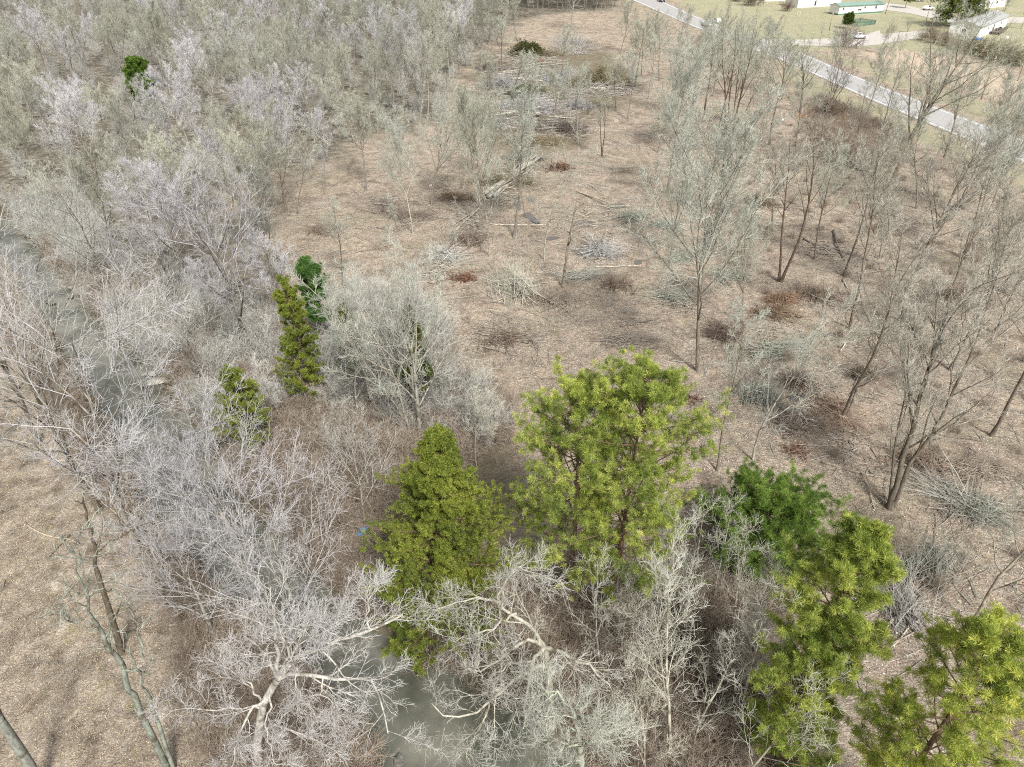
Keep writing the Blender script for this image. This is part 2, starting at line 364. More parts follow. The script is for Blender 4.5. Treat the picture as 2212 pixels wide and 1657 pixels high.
LITTER = [(-500,780),(0,800),(110,880),(180,960),(250,1060),(330,1180),(420,1300),(540,1440),(700,1560),(800,1657),(860,1900),(-500,1900)]
GRASS = [(1400,-120),(1345,-60),(1440,-20),(1500,35),(1600,70),(1740,110),(1850,100),(1960,110),(2100,120),(2500,150),(4000,60),(3600,-140)]
FIELD = [(1860,112),(1930,106),(2060,125),(2212,170),(2500,240),(2900,330),(2300,250),(2130,205),(1960,160)]
VERGE_N = [(1700,140),(1888,225),(2041,290),(2212,362),(2500,470),(2500,540),(2212,415),(2041,330),(1860,262),(1690,170)]
VERGE_F = [(1741,110),(1850,150),(1975,200),(2212,285),(2500,380),(2500,330),(2212,245),(1990,180),(1850,125)]
SCRUB = [(905,1415),(850,1340),(700,1190),(600,1080),(520,1000),(440,940),(400,870),(430,780),(560,780),(640,700),(700,820),(960,900),(1100,930),(1080,1150),(1300,1240),(1500,1150),(1690,1200),(1720,1420),(1700,1700),(1320,1760),(1260,1640),(1190,1560)]
dcreek = sdist(creek, gxf, gyf)
bankv = 1-sstep(1.2, 3.6, dcreek+wnoise(gxf, gyf, 0.8, 5)*2-1)
gattr('bank', bankv*0.9)
gattr('woods', zone(FOREST, 6, 10)*0.9)
gattr('litter', zone(LITTER, 3, 3))
gattr('grass', np.maximum(zone(GRASS, 4, 8), 0.75*np.maximum(zone(VERGE_N, 2.5, 4), zone(VERGE_F, 2, 3))))
gattr('field', zone(FIELD, 2.5, 3))
SLASH = [(1030,120),(1110,100),(1195,112),(1265,85),(1360,150),(1375,215),(1275,250),(1275,305),(1160,345),(1170,375),(1120,430),(1050,450),(1040,420),(1100,350),(1050,300),(1020,200)]
gattr('scrubby', np.maximum(zone(SCRUB, 2.5, 4)*0.85, zone(SLASH, 2.5, 6)*0.8))
ground = ob('ground', gme, kind='structure', label='ground of brown wood chips, leaf litter and grass')

def ribbon(left, right, z, name, m, zsub=0.0):
    L = poly_world(left, 0); R = poly_world(right, 0); n = len(L)
    def res(A):
        d = np.concatenate([[0], np.cumsum(np.linalg.norm(np.diff(A, axis=0), axis=1))]); t = np.linspace(0, d[-1], 60)
        return np.stack([np.interp(t, d, A[:, 0]), np.interp(t, d, A[:, 1])], 1)
    L, R = res(L), res(R); V = np.zeros((120, 3)); V[:60, :2] = L; V[60:, :2] = R; V[:, 2] = z
    q = [[i, 60+i, 61+i, i+1] for i in range(59)]
    return ob(name, mesh_from(name, V, np.array(q), m), kind='structure')
NE = [(1180,-80),(1364,0),(1490,55),(1560,82),(1704,137),(1888,220),(2041,283),(2212,353),(2560,492)]
FE = [(1250,-80),(1424,0),(1510,38),(1600,72),(1741,118),(1841,162),(1975,214),(2212,303),(2560,432)]
def lerp(A, B, t): return [(a[0]*(1-t)+b[0]*t, a[1]*(1-t)+b[1]*t) for a, b in zip(A, B)]
# the ends of the two edges lie at different distances; both are straight runs, so resample by share of length
ribbon(NE, FE, 0.06, 'road', M['asphalt'])
def offset_line(u0, u1, z, name, m):
    a, b = poly_world(NE), poly_world(FE)
    def res(A):
        d = np.concatenate([[0], np.cumsum(np.linalg.norm(np.diff(A, axis=0), axis=1))]); t = np.linspace(0, d[-1], 60)
        return np.stack([np.interp(t, d, A[:, 0]), np.interp(t, d, A[:, 1])], 1)
    a, b = res(a), res(b); V = np.zeros((120, 3)); V[:60, :2] = a+(b-a)*u0; V[60:, :2] = a+(b-a)*u1; V[:, 2] = z
    return ob(name, mesh_from(name, V, np.array([[i, 60+i, 61+i, i+1] for i in range(59)]), m), kind='structure')
offset_line(0.07, 0.10, 0.066, 'road_edge_line', M['white_line'])
offset_line(0.91, 0.935, 0.066, 'road_edge_line', M['white_line'])
offset_line(0.49, 0.515, 0.066, 'road_centre_line', M['yellow_line'])
ribbon([(1600,98),(1740,99),(1850,101),(1905,96)], [(1600,84),(1740,86),(1850,80),(1900,66)], 0.05, 'side_road', M['gravel'])
ribbon([(1850,100),(1925,92),(2000,80)], [(1850,76),(1925,72),(2000,66)], 0.045, 'gravel_path', M['gravel'])
ribbon([(1880,18),(1960,28),(2060,50),(2240,50),(2500,60)], [(1890,4),(1960,12),(2060,36),(2240,38),(2500,45)], 0.045, 'gravel_driveway', M['gravel'])

# creek water: a flat sheet lying in the channel
cw = sdist
wp = creek; xmin, ymin = wp.min(0)-4; xmax, ymax = wp.max(0)+4
wx = np.arange(xmin, xmax, 1.0); wy = np.arange(ymin, ymax, 1.0); WX, WY = np.meshgrid(wx, wy)
keep = (sdist(creek, WX.ravel(), WY.ravel()) < 3.2).reshape(WX.shape)
J = np.arange(WX.size).reshape(WX.shape); kq = keep[:-1, :-1] | keep[1:, 1:] | keep[:-1, 1:] | keep[1:, :-1]
wq = np.stack([J[:-1, :-1], J[:-1, 1:], J[1:, 1:], J[1:, :-1]], -1)[kq]
used = np.unique(wq); remap = np.full(WX.size, -1); remap[used] = np.arange(len(used))
wV = np.stack([WX.ravel(), WY.ravel(), np.full(WX.size, WATER_Z)], 1)[used]
ob('creek_water', mesh_from('creek_water', wV, remap[wq], M['water'], True), kind='structure')

# ------------------------------------------------------------------ bare tree kinds
random.seed(11)
B, TW = M['bark'], M['twig']
for i in range(7):
    tree_kind('wood%d' % i, B, TW, seed=100+i, H=14, r=0.19, clear=0.44, nl=15, l1=0.55, a1=(0.55, 1.05), n2=7, n3=7, n4=8, tw=0.0115, trop=0.1, lean=0.06, crook=0.09)
for i in range(3):
    tree_kind('clump%d' % i, B, TW, seed=150+i, H=11, r=0.10, stems=4, clear=0.25, nl=9, l1=0.45, a1=(0.35, 0.8), n2=5, n3=5, n4=6, tw=0.0095, trop=0.07, spread=0.26, crook=0.09)
for i in range(6):
    tree_kind('slim%d' % i, B, TW, seed=200+i, H=17, r=0.16, clear=0.42, nl=14, l1=0.38, a1=(0.45, 0.9), n2=7, n3=6, n4=5, tw=0.0105, trop=0.1, lean=0.05, crook=0.09)
for i in range(3):
    tree_kind('twin%d' % i, B, TW, seed=230+i, H=18, r=0.18, stems=2+(i == 2), clear=0.45, nl=10, l1=0.32, a1=(0.4, 0.85), n2=6, n3=6, n4=5, tw=0.0105, trop=0.1, spread=0.10, lean=0.02, crook=0.09)
for i in range(3):
    tree_kind('vase%d' % i, B, TW, seed=260+i, H=16, r=0.17, stems=1, clear=0.28, nl=17, l1=0.62, a1=(0.4, 0.8), n2=8, n3=8, n4=8, tw=0.0118, trop=0.1, crook=0.07)
for i in range(2):
    tree_kind('broad%d' % i, B, TW, seed=280+i, H=18, r=0.32, clear=0.34, nl=15, l1=0.62, a1=(0.5, 1.0), n2=8, n3=8, n4=7, tw=0.0115, trop=0.06, crook=0.11)
for i in range(3):
    tree_kind('sapling%d' % i, B, TW, seed=300+i, H=9, r=0.06, clear=0.30, nl=12, l1=0.36, a1=(0.4, 0.85), n2=5, n3=4, n4=4, tw=0.009, trop=0.07, lean=0.08, crook=0.12)
for i in range(3):
    tree_kind('pale%d' % i, M['pale_bark'], M['white_twig'], seed=320+i, H=14, r=0.20, clear=0.26, nl=14, l1=0.72, a1=(0.45, 1.05), n2=8, n3=6, n4=4, tw=0.0075, trop=0.07, crook=0.08, tl=(0.48, 0.55, 0.6))
for i in range(4):
    tree_kind('thin%d' % i, M['pale_bark'], TW, seed=340+i, H=10, r=0.085, clear=0.22, nl=13, l1=0.42, a1=(0.4, 0.95), n2=5, n3=5, n4=4, tw=0.0062, trop=0.08, lean=0.10, wob=0.07, crook=0.13, tl=(0.5, 0.55, 0.6))
for i in range(4):
    tree_kind('pole%d' % i, M['pale_bark'], TW, seed=380+i, H=12, r=0.11, clear=0.30, nl=16, l1=0.26, a1=(0.5, 0.95), n2=5, n3=4, n4=2, tw=0.0065, trop=0.10, lean=0.07, wob=0.03, crook=0.10, tl=(0.5, 0.55, 0.6))
for i in range(2):
    tree_kind('snag%d' % i, M['lichen_bark'], M['lichen_bark'], seed=360+i, H=10, r=0.19, clear=0.45, nl=7, l1=0.24, a1=(0.6, 1.2), n2=3, n3=2, n4=0, tw=0.014, trop=0.05, lean=0.05, crook=0.2)

LAV = (0.98, 0.97, 1.07); OLV = (0.84, 0.87, 0.76); GRY = (0.92, 0.96, 0.90); PNK = (0.86, 0.83, 0.77); DRK = (0.62, 0.60, 0.60); WHT = (1.02, 1.02, 1.08)
# every single tree of the cleared ground: base x, y, top row, kind, crown colour, trunk colour, label
TR = [
 (1120,107,-10,'wood0',OLV,None,'lone thin tree on the bare strip above the dark brush heap, far back'),
 (1059,197,95,'snag0',GRY,DRK,'stubby dark tree left of the log heaps, beside the green cut boughs'),
 (1237,66,-70,'broad0',GRY,(1.3,1.3,1.25),'big pale forked tree at the far clearing end, before the dark tree line'),
 (790,413,225,'wood1',OLV,None,'dark trunked pale crowned tree at the wood edge, near the short white log'),
 (931,443,215,'vase2',GRY,(1.2,1.2,1.15),'tall slim tree just right of the white stump in the leaf mould'),
 (997,408,235,'wood2',OLV,None,'brown trunked tree standing at the right end of a long fallen branch'),
 (892,505,290,'vase0',GRY,(1.7,1.7,1.6),'pale vase shaped tree with five spreading stems at the left of the clearing'),
 (863,510,420,'sapling0',GRY,(0.8,0.75,0.7),'short leaning dark stem left of the pale vase shaped tree'),
 (1036,497,240,'vase1',OLV,None,'slim tree with dark lower trunk left of the puddles'),
 (1059,556,330,'thin0',GRY,(0.9,0.85,0.8),'very thin leaning pole tree below the left end of the long pale log'),
 (1109,512,220,'wood3',GRY,None,'straight slim tree rising beside the narrow grey puddle'),
 (1177,562,300,'thin1',OLV,(1.1,1.1,1.0),'slender whitish pole tree crossing the long pale log'),
 (1216,620,430,'snag1',GRY,(0.9,0.8,0.7),'bare pole with a few forked dead limbs right of the big brush tangle'),
 (1300,338,190,'twin0',OLV,(0.6,0.5,0.45),'forked leaning pair of dark stems alone on the brown ground below the round brush heap'),
 (1246,306,165,'wood4',GRY,None,'thin tree right of the lowest log heap'),
 (1270,248,150,'twin1',GRY,(0.6,0.5,0.45),'dark double trunk tree just below the round brush heap'),
 (1356,258,130,'wood5',GRY,None,'slim tree to the right of the round brush heap, nearer than the dark bent tree'),
 (1371,188,60,'wood6',OLV,(0.5,0.48,0.42),'dark bent trunk tree at the right edge of the round brush heap'),
 (1190,300,160,'wood0',OLV,None,'tree growing among the logs of the nearest heap'),
 (1518,262,70,'wood1',GRY,(0.6,0.5,0.45),'dark leaning tree left of the tight group of four trunks'),
 (1540,208,70,'wood2',OLV,(0.8,0.7,0.6),'slim tree behind the tight group of four trunks'),
 (1561,332,40,'twin2',OLV,(0.55,0.45,0.38),'foremost of the tight group of tall dark trunks in the middle of the right clearing'),
 (1577,318,55,'twin1',GRY,(0.55,0.45,0.38),'right hand member of the tight group of tall dark trunks'),
 (1552,274,60,'slim0',OLV,(0.6,0.5,0.42),'thinnest stem of the tight group of tall dark trunks'),
 (1651,202,70,'wood3',GRY,None,'slim tree near the road verge, midway between car and orange grass'),
 (1663,313,110,'wood4',OLV,(0.75,0.65,0.58),'leaning brown trunk left of the orange dry grass'),
 (1626,412,215,'slim3',PNK,(1.1,1.0,0.95),'long leaning grey stem below the four dark trunks'),
 (1684,609,265,'twin0',PNK,(0.65,0.52,0.45),'slanting pair of dark brown stems in the middle of the right clearing'),
 (1667,500,330,'wood5',PNK,(0.8,0.7,0.6),'short brown stem just behind the slanting dark pair'),
 (1728,243,95,'broad1',OLV,(0.5,0.47,0.44),'dark many limbed tree in front of the road bend'),
 (1790,238,120,'clump0',DRK,(0.6,0.55,0.5),'dark bushy tree above the orange dry grass by the verge'),
 (1851,362,185,'slim5',GRY,(0.9,0.85,0.8),'slim leaning tree on the reddish earth patch'),
 (1915,421,62,'broad1',OLV,(0.95,0.85,0.78),'large spreading tree with a thick leaning trunk beside the road'),
 (1880,384,150,'slim0',OLV,(1.1,1.1,1.0),'grey green trunk just left of the large spreading roadside tree'),
 (1822,597,300,'slim1',PNK,(0.6,0.55,0.5),'dark leaning trunk right of the fallen black logs'),
 (1941,655,330,'wood4',PNK,(0.75,0.68,0.62),'long slanting trunk right of the reddish patch, in the right clearing'),
 (2006,532,300,'wood2',GRY,(0.75,0.65,0.58),'brown trunk next to a rusty leaf patch at the right'),
 (2084,560,300,'twin1',GRY,(0.8,0.72,0.66),'double grey brown trunk at the far right of the clearing'),
 (1836,710,330,'slim4',PNK,(0.75,0.65,0.58),'brown slanting trunk standing alone right of the pale stump chips'),
 (1815,910,455,'slim5',PNK,(0.9,0.82,0.74),'long thin slanting trunk rising from the pile of sticks'),
 (1826,905,560,'thin2',PNK,(0.8,0.75,0.7),'thinner stem growing beside the slanting trunk at the pile of sticks'),
 (2141,940,580,'wood6',PNK,(0.85,0.76,0.7),'trunk with a white paint mark near the right edge'),
 (1550,1017,700,'slim1',GRY,(0.95,0.9,0.8),'slim tree with dark mossy foot behind the dark green pine'),
 (1628,993,640,'thin3',GRY,(1.0,1.0,0.95),'pale tangled leaning tree just above the dark green pine'),
 (1509,800,320,'vase1',GRY,(1.0,0.95,0.88),'pale crowned tree with straight grey trunk right of the tall pine top'),
 (1444,575,345,'vase2',GRY,(0.9,0.88,0.8),'wide pale tree in the centre of the clearing, its foot hidden by twigs'),
 (1440,420,160,'vase0',GRY,(0.9,0.9,0.8),'tall feathery pale tree right of the brown strip'),
 (2091,1350,960,'thin0',GRY,(0.9,0.85,0.75),'leaning tree with thick grey twigs at the lower right edge'),
 (2180,640,330,'wood3',PNK,None,'thin tree at the right picture edge under the road'),
 (2130,470,250,'vase0',GRY,None,'slim tree between the road and the double grey brown trunk'),
 (2170,380,200,'twin2',GRY,(0.8,0.75,0.7),'dark forked tree standing on the road verge at the far right'),
 (2050,800,470,'vase1',PNK,None,'faint pinkish crowned tree left of the painted trunk'),
 (1760,470,290,'thin1',PNK,None,'small pinkish tree below the orange dry grass'),
 (1440,250,90,'wood5',GRY,None,'slim tree in the brown strip left of the leaning dark tree'),
 (1480,330,120,'wood6',GRY,None,'tall slim tree between the pale feathery tree and the four dark trunks'),
 (1610,180,70,'wood0',OLV,None,'thin tree near the far junction of the side road'),
 (1410,130,30,'wood1',OLV,None,'small tree at the far right end of the brown strip below the road'),
 (1340,115,15,'vase1',OLV,None,'pale bushy tree between brush heap and road at the far end'),
 (1490,175,60,'vase2',OLV,None,'pale bushy tree below the white pickup on the road'),
 (1780,330,200,'sapling1',PNK,None,'small sapling in the dry brush by the orange grass'),
 (2000,400,240,'thin3',OLV,None,'thin pale tree right of the large spreading roadside tree'),
 (1135,470,300,'sapling2',GRY,(0.8,0.75,0.7),'sapling left of the narrow puddle by the diagonal logs'),
 (990,560,470,'sapling0',GRY,None,'small forked sapling among broken branches above the rusty bough'),
 (742,620,445,'slim2',GRY,(0.5,0.42,0.36),'dark thin trunk standing right of the slim green pine'),
 (640,465,270,'sapling1',GRY,(0.9,0.8,0.7),'small tree at the wood edge beside the broad pale crown'),
 (620,460,205,'vase1',LAV,(1.2,1.2,1.1),'broad pale lilac crowned tree at the near edge of the wood'),
 (545,432,285,'wood2',LAV,(0.8,0.75,0.7),'leaning grey stemmed tree at the wood edge, left of the broad lilac crown'),
 (485,428,290,'wood3',GRY,None,'tree at the wood edge with a crooked pale trunk above the dark thicket'),
 (700,420,330,'sapling2',LAV,None,'small twisted tree beside the fallen white log'),
 # creek side
 (298,1190,690,'pale0',WHT,(0.75,0.73,0.70),'large white twigged tree leaning over the creek at the left'),
 (217,1102,720,'pale1',(1,1,0.95),(0.45,0.42,0.36),'dark trunked pale tree just left of the large white twigged tree'),
 (85,964,560,'pale2',(1,1,0.98),(0.45,0.42,0.38),'crooked dark trunk at the left edge with limbs out over the leaf litter'),
 (359,1317,975,'thin2',(1.05,1.05,1.1),(0.7,0.62,0.5),'thin curved tree on the left bank with twigs across the water'),
 (547,770,420,'pale1',LAV,(0.55,0.53,0.52),'big dark double trunk tree on the bank with long white limbs'),
 (377,690,445,'pale2',LAV,(0.7,0.68,0.66),'pale forked tree behind the flat creek rocks'),
 (242,640,400,'pale0',GRY,(0.6,0.6,0.58),'tall pale tree on the far bank where the creek bends'),
 (891,936,590,'clump0',GRY,(1.9,1.9,1.8),'many stemmed pale clump in the middle, in front of the dark cedar'),
 (905,950,640,'pale1',(0.95,0.95,0.9),(1,1,0.95),'pale smooth limbed tree at the heart of the middle clump'),
 (774,920,630,'thin0',(1.0,1.0,0.95),(1,1,0.95),'pale many branched tree left of the middle clump'),
 (820,900,620,'clump1',GRY,(1.6,1.6,1.5),'fine twigged clump between the two green cedars and the middle clump'),
 (965,900,690,'thin1',GRY,(0.9,0.9,0.85),'fine grey tree at the right side of the middle clump'),
 (625,930,760,'sapling0',(1.1,1.1,1.1),(1.8,1.8,1.7),'single thin white stem right of the small cedar'),
 (1030,1010,860,'sapling1',(1.1,1.1,1.0),(1.5,1.5,1.4),'small grey tree behind the tip of the broad cedar'),
 (1075,1000,850,'sapling2',(1.1,1.1,1.0),(1.5,1.5,1.4),'small grey tree between the broad cedar tip and the tall pine'),
 (790,1130,940,'pale2',(1,1,0.97),(1.0,1.0,0.95),'low crooked white limbed tree left of the broad cedar top'),
 (590,1330,1010,'pale0',(1.1,1.1,1.2),(0.9,0.9,0.88),'white bushy tree in the creek bend above the great white sycamore'),
 (520,1250,950,'pale2',(1.05,1.05,1.15),(0.9,0.9,0.88),'frosty lilac crowned tree beside the dark hole in the bank'),
 (665,1330,1090,'thin3',WHT,(1.0,1.0,0.98),'small white tree right of the frosty crowns, over the water'),
  (650,1440,1120,'pale2',(1.0,1.0,1.05),(0.9,0.9,0.88),'frosty fine twigged tree over the stream behind the sycamore fork'),
 (470,1400,1140,'pale1',(0.95,0.95,1.0),(0.8,0.8,0.78),'fine twigged grey tree on the bank right of the thin curved tree'),
 (700,1020,850,'thin1',(.9,.9,.85),(.9,.9,.85),'grey bush like tree between small cedar and crooked white limbs'),
 (450,850,640,'pale0',(.9,.92,.85),(.7,.68,.66),'grey tree between the dark double trunk tree and the creek rocks'),
 # thicket lower right
 (1518,1530,1190,'pole0',(1.1,1.1,1.05),(1.15,1.15,1.05),'pale stem slanting up through the thicket, left of the near pine'),
 (1500,1640,1400,'thin1',(1.1,1.1,1.05),(1.1,1.1,1.0),'short pale tree low in the thicket below the slanting stem'),
 (1590,1590,1240,'pole1',(1.1,1.1,1.05),(1.1,1.1,1.0),'long thin pale tree touching the left side of the near pine'),
 (1420,1340,1080,'pole2',(1.1,1.1,1.05),(1.15,1.15,1.1),'thin grey tree rising right of the tall pine foot'),
 (1475,1400,1120,'pole3',(1.1,1.1,1.05),(1.0,1.0,0.9),'fine branched grey tree in the thicket below the dark green pine'),
 (1580,1380,1130,'pole1',(1.1,1.1,1.05),(1.0,1.0,0.9),'grey tree just under the left side of the dark green pine'),
 (1340,1420,1210,'thin2',(1.0,1.0,0.95),(1.0,1.0,0.9),'low grey tree under the tall pine at its right foot'),
 (1590,1720,1450,'thin3',(1.1,1.1,1.0),(1.0,0.95,0.85),'pale tree at the bottom between thicket and near pine'),
 (1450,1640,1230,'pole2',(1.1,1.1,1.05),(1.15,1.15,1.05),'straight pale pole tree left of the slanting stem in the thicket'),
 (1380,1520,1180,'pole3',(1.05,1.05,1.0),(1.1,1.1,1.0),'slim pale tree right of the crooked tree over the pool'),
 (1300,1460,1200,'pole0',(1,1,.95),(1,1,.95),'slim grey tree below the foot of the tall bright pine'),
 (1540,1300,1090,'pole3',(1,1,.95),(1,1,.95),'short pole tree at the left foot of the dark green pine'),
 (1430,1560,1330,'thin0',(1.1,1.1,1.0),(1.0,0.95,0.85),'arching pale tree in the middle of the lower thicket'),
 (1395,1700,1500,'thin1',(1.1,1.1,1.0),(1.0,0.95,0.85),'small pale tree at the bottom of the thicket above the boulder'),
]
for k, (bx, by, ty, kind, col, tcol, label) in enumerate(TR):
    P = G(bx, by, -0.05); H = height_to(P, ty); sp = TREES[kind][2]
    place_tree(kind, P, float(np.clip(H, 3, 24)), label, None, random.uniform(0, 6.28), col, tcol, 'bare_tree', (random.uniform(-.03, .03), random.uniform(-.03, .03)))

XT = [(1085,165,40,'wood1'),(1100,225,110,'wood2'),(1060,262,130,'wood3'),(1150,240,130,'wood4'),(1210,180,70,'wood5'),(1330,240,130,'wood0'),(1400,215,90,'wood2'),(1425,175,60,'wood4'),(1385,165,60,'wood6'),
      (1465,120,20,'wood1'),(1515,135,35,'wood3'),(1560,150,40,'wood5'),(1590,215,80,'wood6'),(1640,150,50,'wood0'),(1690,195,80,'wood2'),(1600,280,130,'vase0'),(1720,330,190,'wood4'),(1800,200,70,'wood1'),(1865,260,110,'wood3'),(1960,310,130,'wood5'),(2040,340,160,'wood0'),(2110,400,190,'vase1'),(1980,450,250,'wood2'),(2060,460,260,'wood6'),(1900,560,370,'vase2'),(2150,720,450,'wood1'),(1760,560,350,'wood3'),(1560,470,280,'vase1'),(1600,700,480,'vase0'),(1420,330,170,'vase2')]
MARKS = [(1140,118,'the farthest dark brush heap'),(1141,208,'the cut green boughs'),(1296,188,'the round olive brush heap'),(1237,66,'the big pale forked tree'),(1527,57,'the white pickup'),(1561,332,'the four tall dark trunks'),(1728,243,'the dark many limbed tree'),(1915,421,'the large spreading roadside tree'),(1795,262,'the orange dry grass'),(1684,609,'the slanting dark pair of trunks'),(2141,940,'the painted trunk'),(1835,550,'the black fallen logs'),(1509,800,'the straight grey trunk by the pine top'),(1444,575,'the wide pale tree'),(2119,215,'the utility pole'),(1660,95,'the side road junction'),(1090,250,'the nearest level log heap'),(1815,365,'the white peeled log')]
SEEN = set()
def near_label(x, y, head, k):
    for mx, my, nm in sorted(MARKS, key=lambda m: (m[0]-x)**2+4*(m[1]-y)**2):
        dx, dy = x-mx, y-my
        rel = ('right of' if dx > 0 else 'left of') if abs(dx) > 1.6*abs(dy) else ('in front of' if dy > 0 else 'behind')
        l = '%s %s %s' % (head, rel, nm)
        if l not in SEEN: SEEN.add(l); return l
    return head
for k, (bx, by, ty, kd) in enumerate(XT):
    P = G(bx, by, -0.05); zn = ('', 'pale trees round the far log heaps', 'pale leafless tree') if k < 9 else (('', 'grey trees in the loose row along the road', 'grey leafless roadside row tree') if k < 21 else ('', 'grey trees apart in the right of the clearing', 'grey leafless lone tree'))
    v = random.uniform(.78, 1.0); place_tree(kd, P, float(np.clip(height_to(P, ty), 5, 19)), near_label(bx, by, zn[2], k), zn[1], None, (v, v*1.03, v*.93), (.95, .9, .85))

# ------------------------------------------------------------------ hero trees with limbs laid out one by one
def path(pts, n=10):
    A = np.array([Wp(*p) for p in pts]); d = np.concatenate([[0], np.cumsum(np.linalg.norm(np.diff(A, axis=0), axis=1))])
    t = np.linspace(0, d[-1], n); out = np.stack([np.interp(t, d, A[:, i]) for i in range(3)], 1)
    return out
def hero(name, label, limbs, seed, barkm, twigm, col=(1, 1, 1), tcol=(1, 1, 1), n1=7, n2=5, n3=5, n4=4, l1=0.42, tw=0.011, trop=0.06, cat='tree', a1=(0.5, 1.1), rk=0.82):
    rng = np.random.default_rng(seed)
    base = Wp(*limbs[0][0][0]); base[2] = float(gz(base[0], base[1]))
    P0 = np.stack([path(l[0]) for l in limbs])-base[None, None]; R0 = np.stack([np.linspace(l[1]*rk, l[2]*rk, 10) for l in limbs])
    P0[1:, 1:-1] += rng.normal(0, 0.06, P0[1:, 1:-1].shape)
    P0[0, 0, 2] -= 0.2
    tr = MB(); cr = MB(); tr.tube(P0, R0, 8)
    Pc, Rc = P0[1:], R0[1:]
    L = np.linalg.norm(np.diff(Pc, axis=1), axis=2).sum(1)
    P1, R1 = spawn(rng, Pc, Rc, n1, 0.18, 1.0, a1, l1, 7, 0.13, trop, 0.5, tw*1.8, 0.3, 0.4, 0.9)
    P2, R2 = spawn(rng, P1, R1, n2, 0.2, 1.0, (0.4, 1.0), 0.48, 5, 0.12, trop, 0.6, tw*1.3, 0.4, 0.5, 0.6)
    tr.tube(P1, R1, 5); cr.tube(P2, R2, 4)
    P3, R3 = spawn(rng, P2, R2, n3, 0.15, 1.0, (0.4, 1.0), 0.5, 4, 0.12, trop, 0.6, tw, 0.5, 0.4, 0.4); cr.tube(P3, R3, 3)
    if n4:
        P4, R4 = spawn(rng, P3, R3, n4, 0.1, 1.0, (0.4, 1.0), 0.55, 3, 0.12, trop, 0.7, tw*0.8, 0.5, 0.4, 0.25); cr.tube(P4, R4, 3)
    o = thing(name, label, cat, tuple(base))
    a = ob('trunk', tr.mesh('trunk_'+label[:12], barkm, True), o); b = ob('crown', cr.mesh('crown_'+label[:12], twigm), o)
    a.color = (*tcol, 1); b.color = (*col, 1); return o
PB, WT = M['pale_bark'], M['white_twig']
hero('sycamore', 'great white limbed sycamore leaning out over the creek at the lower left', [
 ([(558,1665,0),(556,1600,2.2),(566,1530,4.6),(585,1490,6.0),(602,1466,7.0)], 0.30, 0.20),
 ([(602,1466,7.0),(634,1425,8.2),(668,1408,8.8),(710,1394,9.4),(752,1378,9.9),(798,1360,10.4),(869,1329,11.2)], 0.17, 0.05),
 ([(602,1466,7.0),(628,1453,7.6),(656,1454,7.8),(713,1465,7.8),(798,1462,7.8),(822,1490,7.6),(830,1540,7.3),(838,1584,7.0)], 0.14, 0.035),
 ([(602,1466,7.0),(590,1440,8.3),(570,1415,9.5),(545,1385,10.6),(521,1369,11.4)], 0.12, 0.03),
 ([(602,1466,7.0),(600,1420,9.0),(596,1365,11.0),(590,1300,13.0),(585,1262,14.0)], 0.14, 0.03),
 ([(602,1466,7.0),(620,1420,9.0),(610,1370,11.0),(590,1330,12.2)], 0.11, 0.03),
 ([(602,1466,7.0),(640,1400,9.6),(655,1360,11.0),(680,1320,12.2)], 0.11, 0.03),
 ([(710,1394,9.4),(715,1350,10.8),(720,1310,12.0)], 0.06, 0.02),
 ([(798,1360,10.4),(795,1310,11.6),(810,1270,12.6)], 0.06, 0.02),
 ([(585,1490,6.0),(580,1540,5.6),(575,1600,5.2),(592,1650,5.0)], 0.07, 0.02),
 ([(575,1510,5.3),(535,1540,5.2),(515,1580,5.0),(503,1655,4.6)], 0.10, 0.02),
 ([(566,1530,4.6),(500,1530,5.2),(430,1533,5.8),(346,1537,6.4)], 0.07, 0.015),
 ([(566,1515,5.0),(540,1480,6.4),(510,1455,7.2),(470,1430,8.0)], 0.08, 0.02),
 ([(634,1425,8.2),(640,1470,7.6),(650,1505,7.2),(680,1545,6.8)], 0.05, 0.015),
 ([(698,1465,7.8),(700,1500,7.2),(720,1530,6.9),(742,1560,6.5)], 0.05, 0.015),
 ([(556,1590,2.6),(600,1565,3.6),(640,1575,4.0),(690,1600,4.2),(730,1625,4.3)], 0.09, 0.015),
], 5, PB, WT, col=(1.1, 1.1, 1.12), tcol=(1.15, 1.15, 1.15), n1=7, n2=6, n3=5, n4=3, l1=0.46, tw=0.0066)
base2 = (1185, 1560, 0)
